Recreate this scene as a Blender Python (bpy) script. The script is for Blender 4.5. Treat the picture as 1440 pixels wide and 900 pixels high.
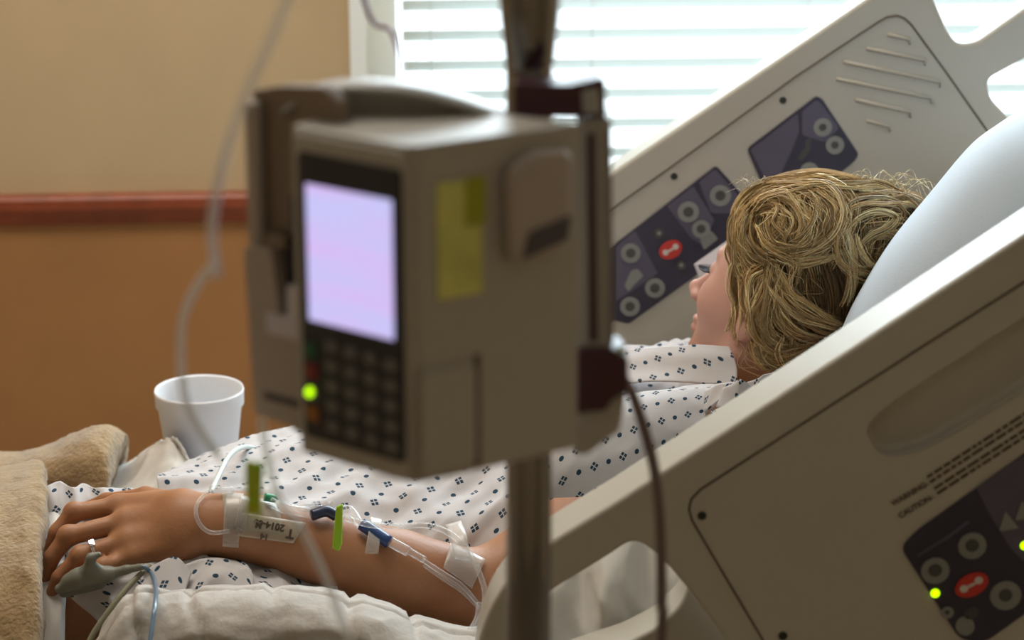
import bpy, bmesh, math, random
import numpy as np
from mathutils import Vector, Matrix, noise
from mathutils.bvhtree import BVHTree

for _o in list(bpy.data.objects): bpy.data.objects.remove(_o)
S = bpy.context.scene
C = S.collection
random.seed(7); rng = np.random.default_rng(7)

# ------------------------------------------------------------------ camera
F = 3200.0; PITCH = math.radians(17); CZ = 1.63
cam = bpy.data.cameras.new('camera'); camo = bpy.data.objects.new('camera', cam); C.objects.link(camo)
cam.lens = 80; cam.sensor_width = 36; cam.sensor_fit = 'HORIZONTAL'
camo.location = (0, 0, CZ); camo.rotation_euler = (math.pi/2 - PITCH, 0, 0)
cam.clip_start = 0.05; cam.clip_end = 60
cam.dof.use_dof = True; cam.dof.focus_distance = 2.36; cam.dof.aperture_fstop = 4.9
S.camera = camo
# ------------------------------------------------------------------ world, lights, exposure
S.view_settings.view_transform = 'Standard'; S.view_settings.look = 'None'
S.view_settings.exposure = 0.12; S.view_settings.gamma = 1.0; S.view_settings.use_curve_mapping = False
w = bpy.data.worlds.new('overcast_sky'); S.world = w; w.use_nodes = True
w.node_tree.nodes['Background'].inputs[0].default_value = (0.84, 0.95, 1.0, 1)
w.node_tree.nodes['Background'].inputs[1].default_value = 2.7
def area(name, loc, direction, sx, sy, energy, col):
    l = bpy.data.lights.new(name, 'AREA'); l.shape = 'RECTANGLE'; l.size = sx; l.size_y = sy
    l.energy = energy; l.color = col
    o = bpy.data.objects.new(name, l); C.objects.link(o); o.location = loc
    o.rotation_euler = Vector(direction).to_track_quat('-Z', 'Y').to_euler()
    return o
wl_ = area('window_portal', (0.70, 3.865, 1.455), (0.066, -1, 0), 1.95, 1.65, 1, (1, 1, 1)); wl_.data.cycles.is_portal = True
area('window_daylight', (0.70, 3.66, 1.70), (-0.06, -1, -0.35), 1.8, 0.95, 58, (0.78, 0.92, 1.0))
area('ceiling_fill', (-0.7, 2.6, 2.62), (0.0, 0.0, -1), 1.2, 0.6, 22.5, (1.0, 0.90, 0.78))  # added overhead fill that brightens the back wall and bed

CP, SP = math.cos(PITCH), math.sin(PITCH)
def ray(px, py):
    x = (px-720)/F; y = -(py-450)/F
    return Vector((x, CP + y*SP, -SP + y*CP))
def P(px, py, Y):
    d = ray(px, py); t = Y/d.y
    return Vector((d.x*t, Y, CZ + d.z*t))
def depth(p): return p.y*CP + (CZ-p.z)*SP
def scale(px, py, Y): return depth(P(px, py, Y))/F      # metres per pixel there

# ------------------------------------------------------------------ materials
def nt(m): m.use_nodes = True; return m.node_tree
class G:
    def __init__(s, m): s.t = nt(m); s.n = s.t.nodes; s.b = s.n['Principled BSDF']
    def add(s, ty, **k):
        n = s.n.new(ty)
        for a, v in k.items(): setattr(n, a, v)
        return n
    def math(s, op, a, b=None):
        n = s.add('ShaderNodeMath', operation=op)
        for i, v in enumerate((a, b)):
            if v is None: continue
            if isinstance(v, (int, float)): n.inputs[i].default_value = v
            else: s.t.links.new(v, n.inputs[i])
        return n.outputs[0]
    def link(s, a, b): s.t.links.new(a, b)
def mat(name, col, rough=0.5, metal=0.0, var=0.08, nscale=8, bump=0.0, bscale=60, spec=0.5, emit=None, estr=0, trans=0, sss=0, sheen=0, coat=0, bdist=0.002, coords='Object'):
    m = bpy.data.materials.new(name); g = G(m); b = g.b
    tc = g.add('ShaderNodeTexCoord')
    nz = g.add('ShaderNodeTexNoise'); nz.inputs['Scale'].default_value = nscale; nz.inputs['Detail'].default_value = 4
    g.link(tc.outputs[coords], nz.inputs['Vector'])
    rp = g.add('ShaderNodeValToRGB')
    c = np.array(col)
    rp.color_ramp.elements[0].position = .3; rp.color_ramp.elements[1].position = .7
    rp.color_ramp.elements[0].color = (*np.clip(c*(1-var), 0, 1), 1); rp.color_ramp.elements[1].color = (*np.clip(c*(1+var), 0, 1), 1)
    g.link(nz.outputs[0], rp.inputs[0]); g.link(rp.outputs[0], b.inputs['Base Color'])
    b.inputs['Roughness'].default_value = rough; b.inputs['Metallic'].default_value = metal
    b.inputs['Specular IOR Level'].default_value = spec
    if trans: b.inputs['Transmission Weight'].default_value = trans
    if sss: b.inputs['Subsurface Weight'].default_value = sss; b.inputs['Subsurface Radius'].default_value = (.012, .005, .003); b.inputs['Subsurface Scale'].default_value = 1
    if sheen: b.inputs['Sheen Weight'].default_value = sheen
    if coat: b.inputs['Coat Weight'].default_value = coat
    if emit: b.inputs['Emission Color'].default_value = (*emit, 1); b.inputs['Emission Strength'].default_value = estr
    if bump:
        n2 = g.add('ShaderNodeTexNoise'); n2.inputs['Scale'].default_value = bscale; n2.inputs['Detail'].default_value = 3
        g.link(tc.outputs[coords], n2.inputs['Vector'])
        bp = g.add('ShaderNodeBump'); bp.inputs['Strength'].default_value = bump; bp.inputs['Distance'].default_value = bdist
        g.link(n2.outputs[0], bp.inputs['Height']); g.link(bp.outputs[0], b.inputs['Normal'])
    return m
def clear(name, tint=(0.9, 0.95, 0.97), alpha=0.35, rough=0.08):   # thin clear plastic: see-through face on, bright at its edges
    m = bpy.data.materials.new(name); g = G(m); b = g.b
    b.inputs['Base Color'].default_value = (*tint, 1); b.inputs['Roughness'].default_value = rough
    b.inputs['Coat Weight'].default_value = .6; b.inputs['Specular IOR Level'].default_value = .9
    lw = g.add('ShaderNodeLayerWeight'); lw.inputs[0].default_value = .45
    mr = g.add('ShaderNodeMapRange'); mr.inputs['To Min'].default_value = alpha*.6; mr.inputs['To Max'].default_value = min(1, alpha*2.2)
    g.link(lw.outputs['Facing'], mr.inputs['Value']); g.link(mr.outputs[0], b.inputs['Alpha'])
    return m
M = {}
M['wall'] = mat('wall_tan_paint', (0.56, 0.42, 0.255), .75, var=.03, bump=.15, bscale=300)
M['wall_low'] = mat('wall_ochre_paint', (0.40, 0.195, 0.072), .75, var=.05, bump=.15, bscale=300)
M['wall_white'] = mat('wall_pale_paint', (0.62, 0.56, 0.47), .8, var=.03)
M['ceil'] = mat('ceiling_paint', (0.7, 0.68, 0.63), .9)
M['floor'] = mat('floor_vinyl', (0.38, 0.30, 0.22), .35, var=.2, nscale=5)
M['wood'] = mat('rail_wood', (0.26, 0.055, 0.018), .4, var=.25, nscale=14)
M['white'] = mat('white_paint', (0.88, 0.92, 0.93), .4, var=.02)
M['slat'] = mat('blind_slat', (0.85, 0.88, 0.87), .5, var=.01)
_b = M['slat'].node_tree.nodes['Principled BSDF']; _b.inputs['Transmission Weight'].default_value = 0.0
M['rail'] = mat('bed_beige_plastic', (0.46, 0.435, 0.375), .38, var=.02, bump=.06, bscale=700, bdist=.0005)
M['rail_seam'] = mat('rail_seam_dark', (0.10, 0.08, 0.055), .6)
M['bedframe'] = mat('bed_frame_metal', (0.42, 0.40, 0.36), .4, .3)
M['hole'] = mat('dark_hole', (0.015, 0.02, 0.015), .5)
M['navy'] = mat('keypad_navy', (0.030, 0.026, 0.052), .35, var=.1)
M['navy_l'] = mat('keypad_violet', (0.090, 0.080, 0.125), .4, var=.08)
M['btn'] = mat('keypad_button_grey', (0.23, 0.24, 0.23), .5)
M['btn_c'] = mat('keypad_button_centre', (0.06, 0.06, 0.06), .5)
M['red'] = mat('call_button_red', (0.55, 0.03, 0.02), .4)
M['icon'] = mat('icon_pale', (0.62, 0.58, 0.55), .5)
M['led'] = mat('green_led', (0.4, 0.9, 0.0), .4, emit=(0.52, 1.0, 0.0), estr=1.6)
M['text'] = mat('printed_text', (0.075, 0.052, 0.035), .6)
M['pump'] = mat('pump_beige_plastic', (0.40, 0.372, 0.325), .42, var=.02, bump=.05, bscale=500, bdist=.0005)
M['pump_l'] = mat('pump_light_plastic', (0.40, 0.34, 0.30), .4, var=.04)
M['pump_d'] = mat('pump_brown_grey', (0.21, 0.155, 0.115), .45, var=.08)
M['handle'] = mat('pump_handle_grey', (0.38, 0.37, 0.35), .4)
M['bezel'] = mat('pump_bezel_black', (0.012, 0.014, 0.022), .4)
M['key'] = mat('pump_key_grey', (0.15, 0.145, 0.15), .5)
M['key_g'] = mat('pump_key_green', (0.01, 0.10, 0.045), .5)
M['key_r'] = mat('pump_key_red', (0.23, 0.02, 0.02), .5)
M['key_o'] = mat('pump_key_orange', (0.35, 0.13, 0.015), .5)
M['maroon'] = mat('maroon_plastic', (0.050, 0.008, 0.018), .4)
M['yellow'] = mat('yellow_sticker', (0.62, 0.62, 0.17), .7, var=.15, nscale=40)
M['yellow_d'] = mat('yellow_sticker_shiny', (0.36, 0.37, 0.01), .5)
M['label_d'] = mat('dark_label', (0.07, 0.06, 0.07), .5)
M['steel'] = mat('pole_steel', (0.21, 0.20, 0.19), .11, 1.0, var=.06)
M['cord'] = mat('cord_brown', (0.15, 0.105, 0.10), .5)
M['tube'] = clear('clear_tubing', (0.85, 0.9, 0.92), .42)
M['tube_w'] = mat('white_tubing', (0.68, 0.78, 0.76), .35)
M['tube_grey'] = clear('grey_tubing', (0.86, 0.87, 0.86), .42, .3)
M['tube_v'] = mat('violet_tubing', (0.22, 0.06, 0.18), .3)
M['clearhard'] = clear('clear_connector', (0.85, 0.88, 0.9), .22, .04)
M['green'] = mat('lime_clamp', (0.17, 0.50, 0.02), .35, coat=.3, sss=.6)
M['green2'] = mat('emerald_cap', (0.0, 0.30, 0.14), .35, coat=.3)
M['blue'] = mat('blue_connector', (0.012, 0.045, 0.17), .35, coat=.3)
M['blue_d'] = mat('navy_connector', (0.008, 0.015, 0.06), .35, coat=.3)
M['tape'] = clear('surgical_tape', (0.66, 0.60, 0.55), .42, .5)
M['dress'] = clear('dressing_film', (0.66, 0.58, 0.46), .50, .35)
M['cuplm'] = mat('foam_cup_white', (0.72, 0.72, 0.74), .6, var=.01, bump=.1, bscale=400)
M['pillow'] = mat('pillowcase_blue_white', (0.47, 0.545, 0.63), .8, var=.03, bump=.3, bscale=500, bdist=.0006)
M['sheet'] = mat('sheet_white', (0.62, 0.59, 0.55), .85, var=.03, bump=.3, bscale=400, bdist=.0006)
M['mattress'] = mat('mattress_cover', (0.50, 0.47, 0.42), .7, var=.03)
M['silver'] = mat('ring_silver', (0.8, 0.8, 0.8), .12, 1.0)
M['gem'] = mat('ring_stone', (0.75, 0.75, 0.8), .05, .9)
M['clip'] = mat('sensor_grey_green', (0.185, 0.185, 0.15), .45, var=.06, nscale=60)
M['cable_b'] = mat('sensor_cable_blue', (0.09, 0.17, 0.26), .3, coat=.5)
M['cable_g'] = mat('cable_olive', (0.25, 0.24, 0.16), .4)
M['lash'] = mat('eyelash_dark', (0.01, 0.01, 0.012), .6)
M['card'] = mat('card_white', (0.62, 0.58, 0.64), .7)
M['lamp'] = mat('fill_diffuser', (0.9, 0.85, 0.75), .5, emit=(1, .85, .68), estr=1.2)  # glowing face of the added ceiling fill
M['tyre'] = mat('castor_rubber', (0.05, 0.05, 0.05), .7)
M['bandcloth'] = mat('maroon_cloth', (0.14, 0.012, 0.03), .8, bump=.4, bscale=300)

def glass():
    m = bpy.data.materials.new('window_glass'); g = G(m)
    g.b.inputs['Base Color'].default_value = (.95, .98, 1, 1); g.b.inputs['Roughness'].default_value = 0; g.b.inputs['Alpha'].default_value = .12
    return m
M['glass'] = glass()
def slat_mat():
    m = M['slat']; g = G(m)
    tr = g.add('ShaderNodeBsdfTranslucent'); tr.inputs[0].default_value = (.88, .94, .92, 1)
    mx = g.add('ShaderNodeMixShader'); mx.inputs[0].default_value = .4
    out = [n for n in g.n if n.type == 'OUTPUT_MATERIAL'][0]
    g.link(g.b.outputs[0], mx.inputs[1]); g.link(tr.outputs[0], mx.inputs[2]); g.link(mx.outputs[0], out.inputs[0])
slat_mat()
def skin():
    m = bpy.data.materials.new('skin'); g = G(m); b = g.b
    tc = g.add('ShaderNodeTexCoord')
    n1 = g.add('ShaderNodeTexNoise'); n1.inputs['Scale'].default_value = 18; n1.inputs['Detail'].default_value = 5
    g.link(tc.outputs['Object'], n1.inputs['Vector'])
    rp = g.add('ShaderNodeValToRGB'); e = rp.color_ramp.elements
    e[0].position = .3; e[0].color = (0.33, 0.14, 0.062, 1); e[1].position = .72; e[1].color = (0.42, 0.205, 0.105, 1)
    g.link(n1.outputs[0], rp.inputs[0])
    sx = g.add('ShaderNodeSeparateXYZ'); g.link(tc.outputs['Object'], sx.inputs[0])
    mr = g.add('ShaderNodeMapRange'); mr.inputs['From Min'].default_value = .83; mr.inputs['From Max'].default_value = .87; g.link(sx.outputs[2], mr.inputs[0])
    mx = g.add('ShaderNodeMix', data_type='RGBA'); g.link(mr.outputs[0], mx.inputs['Factor']); g.link(rp.outputs[0], mx.inputs['A']); mx.inputs['B'].default_value = (0.56, 0.32, 0.265, 1)  # face tinted pinker: partly its own tone, partly cool window light painted in
    g.link(mx.outputs['Result'], b.inputs['Base Color'])
    b.inputs['Roughness'].default_value = .5; b.inputs['Specular IOR Level'].default_value = .4
    b.inputs['Subsurface Weight'].default_value = .15; b.inputs['Subsurface Radius'].default_value = (.010, .004, .002); b.inputs['Subsurface Scale'].default_value = 1
    n2 = g.add('ShaderNodeTexNoise'); n2.inputs['Scale'].default_value = 260; n2.inputs['Detail'].default_value = 4
    g.link(tc.outputs['Object'], n2.inputs['Vector'])
    bp = g.add('ShaderNodeBump'); bp.inputs['Strength'].default_value = .25; bp.inputs['Distance'].default_value = .001
    g.link(n2.outputs[0], bp.inputs['Height']); g.link(bp.outputs[0], b.inputs['Normal'])
    return m
M['skin'] = skin()
def hairmat():
    m = bpy.data.materials.new('blonde_hair'); g = G(m); b = g.b
    a = g.add('ShaderNodeVertexColor'); a.layer_name = 'Col'
    g.link(a.outputs[0], b.inputs['Base Color']); b.inputs['Roughness'].default_value = .38; b.inputs['Specular IOR Level'].default_value = .55
    b.inputs['Subsurface Weight'].default_value = 0
    return m
M['hair'] = hairmat()
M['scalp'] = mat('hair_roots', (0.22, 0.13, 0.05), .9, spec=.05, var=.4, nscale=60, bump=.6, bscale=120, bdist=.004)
def gownmat():
    m = bpy.data.materials.new('gown_print'); g = G(m); b = g.b
    uv = g.add('ShaderNodeUVMap'); uv.uv_map = 'UVMap'
    sp = g.add('ShaderNodeSeparateXYZ'); g.link(uv.outputs[0], sp.inputs[0])
    SX, SY = .0182, .0255
    u = g.math('DIVIDE', sp.outputs[0], SX); v = g.math('DIVIDE', sp.outputs[1], SY)
    fu, fv = g.math('FLOOR', u), g.math('FLOOR', v)
    par = g.math('PINGPONG', g.math('ADD', fu, fv), 1.0)
    lu = g.math('MULTIPLY', g.math('SUBTRACT', g.math('SUBTRACT', u, fu), .5), SX)
    lv = g.math('MULTIPLY', g.math('SUBTRACT', g.math('SUBTRACT', v, fv), .5), SY)
    p = g.math('ABSOLUTE', g.math('ADD', lu, lv)); q = g.math('ABSOLUTE', g.math('SUBTRACT', lu, lv))
    def band(x): return g.math('MULTIPLY', g.math('GREATER_THAN', x, .0007), g.math('LESS_THAN', x, .0054))
    dia = g.math('MULTIPLY', band(p), band(q))
    r = g.math('SQRT', g.math('ADD', g.math('MULTIPLY', lu, lu), g.math('MULTIPLY', lv, lv)))
    dot = g.math('LESS_THAN', r, .0029)
    isd = g.math('GREATER_THAN', par, .5)
    msk = g.math('ADD', g.math('MULTIPLY', dia, isd), g.math('MULTIPLY', dot, g.math('SUBTRACT', 1.0, isd)))
    mx = g.add('ShaderNodeMix', data_type='RGBA')
    g.link(msk, mx.inputs['Factor']); mx.inputs['A'].default_value = (0.54, 0.515, 0.52, 1); mx.inputs['B'].default_value = (0.018, 0.05, 0.085, 1)
    g.link(mx.outputs['Result'], b.inputs['Base Color']); b.inputs['Roughness'].default_value = .85; b.inputs['Specular IOR Level'].default_value = .2
    tc = g.add('ShaderNodeTexCoord'); n2 = g.add('ShaderNodeTexNoise'); n2.inputs['Scale'].default_value = 500
    g.link(tc.outputs['Object'], n2.inputs['Vector'])
    bp = g.add('ShaderNodeBump'); bp.inputs['Strength'].default_value = .2; bp.inputs['Distance'].default_value = .0005
    g.link(n2.outputs[0], bp.inputs['Height']); g.link(bp.outputs[0], b.inputs['Normal'])
    return m
M['gown'] = gownmat()
def fleecemat():
    m = bpy.data.materials.new('tan_fleece'); g = G(m); b = g.b
    tc = g.add('ShaderNodeTexCoord')
    n1 = g.add('ShaderNodeTexNoise'); n1.inputs['Scale'].default_value = 45; n1.inputs['Detail'].default_value = 6; n1.inputs['Roughness'].default_value = .7
    g.link(tc.outputs['Object'], n1.inputs['Vector'])
    rp = g.add('ShaderNodeValToRGB'); e = rp.color_ramp.elements
    e[0].position = .3; e[0].color = (0.26, 0.165, 0.078, 1); e[1].position = .7; e[1].color = (0.42, 0.29, 0.15, 1)
    g.link(n1.outputs[0], rp.inputs[0]); g.link(rp.outputs[0], b.inputs['Base Color'])
    b.inputs['Roughness'].default_value = .95; b.inputs['Sheen Weight'].default_value = .5; b.inputs['Specular IOR Level'].default_value = .1
    n2 = g.add('ShaderNodeTexNoise'); n2.inputs['Scale'].default_value = 220; n2.inputs['Detail'].default_value = 5
    g.link(tc.outputs['Object'], n2.inputs['Vector'])
    bp = g.add('ShaderNodeBump'); bp.inputs['Strength'].default_value = .8; bp.inputs['Distance'].default_value = .004
    g.link(n2.outputs[0], bp.inputs['Height']); g.link(bp.outputs[0], b.inputs['Normal'])
    return m
M['fleece'] = fleecemat()
M['quilt'] = mat('quilt_white', (0.48, 0.445, 0.41), .85, var=.04, bump=.5, bscale=160, bdist=.002)
def lcdmat():
    m = bpy.data.materials.new('lcd_lilac'); g = G(m); b = g.b
    tc = g.add('ShaderNodeTexCoord'); n1 = g.add('ShaderNodeTexNoise'); n1.inputs['Scale'].default_value = 20
    mp = g.add('ShaderNodeMapping'); mp.inputs['Scale'].default_value = (.3, .3, 2.2)
    g.link(tc.outputs['Object'], mp.inputs[0]); g.link(mp.outputs[0], n1.inputs['Vector'])
    rp = g.add('ShaderNodeValToRGB'); e = rp.color_ramp.elements
    e[0].position = .45; e[0].color = (0.58, 0.56, 0.93, 1); e[1].position = .68; e[1].color = (0.68, 0.50, 0.90, 1)
    g.link(n1.outputs[0], rp.inputs[0]); g.link(rp.outputs[0], b.inputs['Emission Color']); b.inputs['Emission Strength'].default_value = .92
    b.inputs['Base Color'].default_value = (.02, .02, .03, 1); b.inputs['Roughness'].default_value = .4
    return m
M['lcd'] = lcdmat()

# ------------------------------------------------------------------ object helpers
def tag(o, label=None, cat=None, group=None, kind=None):
    if label: o['label'] = label
    if cat: o['category'] = cat
    if group: o['group'] = group
    if kind: o['kind'] = kind
    return o
def empty(name, loc, label, cat, group=None):
    o = bpy.data.objects.new(name, None); C.objects.link(o); o.location = loc; o.empty_display_size = .05
    bpy.context.view_layer.update()
    return tag(o, label, cat, group)
def link(name, me, m, parent=None, smooth=True):
    for mm in (m if isinstance(m, (list, tuple)) else [m]): me.materials.append(mm)
    if smooth: me.polygons.foreach_set('use_smooth', [True]*len(me.polygons))
    o = bpy.data.objects.new(name, me); C.objects.link(o)
    if parent is not None:
        o.parent = parent
        w0 = Vector(parent.location); q = parent.parent
        while q is not None: w0 = w0 + Vector(q.location); q = q.parent
        me.transform(Matrix.Translation(-w0))
    return o
def mk(name, V, Fc, m, parent=None, smooth=True, uv=None):
    me = bpy.data.meshes.new(name); me.from_pydata([tuple(v) for v in V], [], [tuple(f) for f in Fc]); me.update()
    if uv is not None:
        l = me.uv_layers.new(name='UVMap')
        idx = np.empty(len(me.loops), dtype=np.int32); me.loops.foreach_get('vertex_index', idx)
        l.data.foreach_set('uv', np.asarray(uv, dtype=np.float32)[idx].ravel())
    return link(name, me, m, parent, smooth)
def bev(o, width=.003, seg=3, angle=35):
    md = o.modifiers.new('bevel', 'BEVEL'); md.width = width; md.segments = seg; md.limit_method = 'ANGLE'; md.angle_limit = math.radians(angle)
    md.harden_normals = False
    for p in o.data.polygons: p.use_smooth = True
    wn = o.modifiers.new('wn', 'WEIGHTED_NORMAL'); wn.keep_sharp = False
    return o
def roundpoly(pts, r, n=5):
    out = []; N = len(pts)
    for i in range(N):
        p0, p1, p2 = Vector(pts[i-1][:2]), Vector(pts[i][:2]), Vector(pts[(i+1) % N][:2])
        rr = pts[i][2] if len(pts[i]) > 2 else r
        if rr <= 0: out.append(tuple(p1)); continue
        a, b = (p0-p1), (p2-p1); d = min(rr, a.length*.45, b.length*.45)
        A, B = p1+a.normalized()*d, p1+b.normalized()*d
        for k in range(n+1):
            t = k/n; q = A*(1-t)**2 + p1*2*t*(1-t) + B*t*t; out.append(tuple(q))
    return out
def slab(name, fr, bk, m, parent=None, bevel=0, seg=3, smooth=True):
    n = len(fr); V = list(fr)+list(bk)
    Fc = [tuple(range(n)), tuple(range(2*n-1, n-1, -1))] + [(i, i+n, (i+1) % n+n, (i+1) % n) for i in range(n)]
    o = mk(name, V, Fc, m, parent, smooth)
    bm = bmesh.new(); bm.from_mesh(o.data); bmesh.ops.recalc_face_normals(bm, faces=bm.faces); bm.to_mesh(o.data); bm.free()
    if bevel: bev(o, bevel, seg)
    else:
        for p in o.data.polygons: p.use_smooth = False
    return o
def ppoly(name, pts, Y, thick, m, parent=None, r=0, bevel=0, seg=3):
    """outline traced on the vertical plane Y, thick metres deep behind it"""
    q = roundpoly(pts, r) if r else [p[:2] for p in pts]
    fr = [P(x, y, Y) for x, y in q]; bk = [v+Vector((0, thick, 0)) for v in fr]
    return slab(name, fr, bk, m, parent, bevel, seg)
def box(name, lo, hi, m, parent=None, bevel=0.0):
    x0, y0, z0 = lo; x1, y1, z1 = hi
    fr = [Vector(v) for v in ((x0, y0, z0), (x1, y0, z0), (x1, y0, z1), (x0, y0, z1))]
    return slab(name, fr, [v+Vector((0, y1-y0, 0)) for v in fr], m, parent, bevel, 3)
def cat_rom(pts, n):
    pts = [np.array(p, float) for p in pts]
    p = [2*pts[0]-pts[1]]+pts+[2*pts[-1]-pts[-2]]; out = []
    for i in range(1, len(p)-2):
        for k in range(n):
            t = k/n; a, b, c, d = p[i-1:i+3]
            out.append(.5*((2*b)+(-a+c)*t+(2*a-5*b+4*c-d)*t*t+(-a+3*b-3*c+d)*t**3))
    out.append(pts[-1]); return out
def tube_geo(path, r, ns=8, caps=True, r1=None, flat=1.0):
    path = [Vector(p) for p in path]; V = []; Fc = []; n = len(path)
    t = (path[1]-path[0]).normalized(); up = Vector((0, 0, 1)) if abs(t.z) < .9 else Vector((0, 1, 0))
    a = t.cross(up).normalized()
    for i, p in enumerate(path):
        t = (path[min(i+1, n-1)]-path[max(i-1, 0)])
        t = t.normalized() if t.length > 1e-9 else Vector((0, 0, 1))
        a = (a-t*a.dot(t)); a = a.normalized() if a.length > 1e-6 else t.orthogonal().normalized()
        b = t.cross(a)
        rr = r if r1 is None else r+(r1-r)*i/(n-1)
        for k in range(ns):
            an = 2*math.pi*k/ns; V.append(p+a*(math.cos(an)*rr)+b*(math.sin(an)*rr*flat))
    for i in range(n-1):
        for k in range(ns):
            Fc.append((i*ns+k, i*ns+(k+1) % ns, (i+1)*ns+(k+1) % ns, (i+1)*ns+k))
    if caps: Fc += [tuple(range(ns-1, -1, -1)), tuple((n-1)*ns+k for k in range(ns))]
    return V, Fc
def tube(name, pts, r, m, parent=None, sm=8, ns=10, r1=None, flat=1.0):
    path = cat_rom(pts, sm) if sm > 1 else pts
    V, Fc = tube_geo(path, r, ns, True, r1, flat); return mk(name, V, Fc, m, parent)
def lathe(name, prof, centre, m, parent=None, n=48):
    V = []; Fc = []; c = Vector(centre)
    for r, z in prof:
        for k in range(n):
            a = 2*math.pi*k/n; V.append(c+Vector((r*math.cos(a), r*math.sin(a), z)))
    for i in range(len(prof)-1):
        for k in range(n): Fc.append((i*n+k, i*n+(k+1) % n, (i+1)*n+(k+1) % n, (i+1)*n+k))
    return mk(name, V, Fc, m, parent)
def disc(name, px, py, Y, rx, ry, rot, th, m, parent, ns=28):
    s = scale(px, py, Y); c = P(px, py, Y); ca, sa = math.cos(rot), math.sin(rot)
    fr = []
    for k in range(ns):
        a = 2*math.pi*k/ns; x, z = rx*s*math.cos(a), ry*s*math.sin(a)
        fr.append(c+Vector((x*ca-z*sa, -th, x*sa+z*ca)))
    return slab(name, fr, [v+Vector((0, th, 0)) for v in fr], m, parent, th*.3, 2)
def apply_mods(o):
    dg = bpy.context.evaluated_depsgraph_get(); me = bpy.data.meshes.new_from_object(o.evaluated_get(dg)); o.modifiers.clear(); o.data = me
def boolcut(o, cutters):
    for c in cutters:
        md = o.modifiers.new('b', 'BOOLEAN'); md.object = c; md.operation = 'DIFFERENCE'; md.solver = 'EXACT'
    bpy.context.view_layer.update(); apply_mods(o)
    for c in cutters: bpy.data.objects.remove(c)
    o.modifiers.new('wn', 'WEIGHTED_NORMAL').keep_sharp = False

def crgrid(ctrl, nu, nv):
    """ctrl[i][j] -> dense smooth grid of points (numpy)"""
    A = [cat_rom(row, nv) for row in ctrl]              # each row densified along j
    A = np.array(A); cols = [cat_rom(list(A[:, j]), nu) for j in range(A.shape[1])]
    return np.array(cols).transpose(1, 0, 2)
def arclen(Gd):
    du = np.linalg.norm(np.diff(Gd, axis=0), axis=2); dv = np.linalg.norm(np.diff(Gd, axis=1), axis=2)
    U = np.zeros(Gd.shape[:2]); V = np.zeros(Gd.shape[:2])
    U[1:] = np.cumsum(du.mean(axis=1))[:, None]; V[:, 1:] = np.cumsum(dv, axis=1); V[:] -= 0
    U[1:] = np.cumsum(du, axis=0)
    return U, V
def gridmesh(name, Gd, m, parent=None, disp=None, thick=0.0, uvrot=0.0, uvoff=(0, 0), closed_v=False):
    nu, nv = Gd.shape[:2]
    gu = np.gradient(Gd, axis=0); gv = np.gradient(Gd, axis=1)
    N = np.cross(gu, gv); N /= (np.linalg.norm(N, axis=2, keepdims=True)+1e-12)
    # orient towards camera/up
    if (N*np.array([0, -.6, 1])).sum(axis=2).mean() < 0: N = -N
    U, V = arclen(Gd)
    if disp is not None:
        D = np.array([[disp(U[i, j], V[i, j], Gd[i, j]) for j in range(nv)] for i in range(nu)])
        Gd = Gd+N*D[..., None]
    idx = np.arange(nu*nv).reshape(nu, nv); Fc = []
    for i in range(nu-1):
        for j in range(nv-1): Fc.append((idx[i, j], idx[i+1, j], idx[i+1, j+1], idx[i, j+1]))
    c, s = math.cos(uvrot), math.sin(uvrot)
    uv = np.stack([U*c-V*s+uvoff[0], U*s+V*c+uvoff[1]], -1).reshape(-1, 2)
    VV = Gd.reshape(-1, 3)
    if (np.cross(Gd[1, 0]-Gd[0, 0], Gd[0, 1]-Gd[0, 0])*N[0, 0]).sum() < 0: Fc = [f[::-1] for f in Fc]
    o = mk(name, VV, Fc, m, parent, True, uv)
    if thick:
        sd = o.modifiers.new('s', 'SOLIDIFY'); sd.thickness = thick; sd.offset = -1
    return o
def ridged(x, y, z=0, o=3):
    v = 0; a = 1; f = 1
    for _ in range(o):
        v += a*(1-abs(noise.noise(Vector((x*f, y*f, z))))*2.2); a *= .5; f *= 2.1
    return v
def wrinkle(amp, su, sv, seed=0, rot=0.0, small=.25):
    c, s = math.cos(rot), math.sin(rot)
    def f(u, v, p):
        a, b = u*c-v*s, u*s+v*c
        wx = noise.noise(Vector((a*4, b*4, seed+5)))*.5
        return amp*(ridged(a*su+wx, b*sv+wx, seed, 2)-1.0) + amp*small*noise.noise(Vector((u*60, v*60, seed)))
    return f

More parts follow.
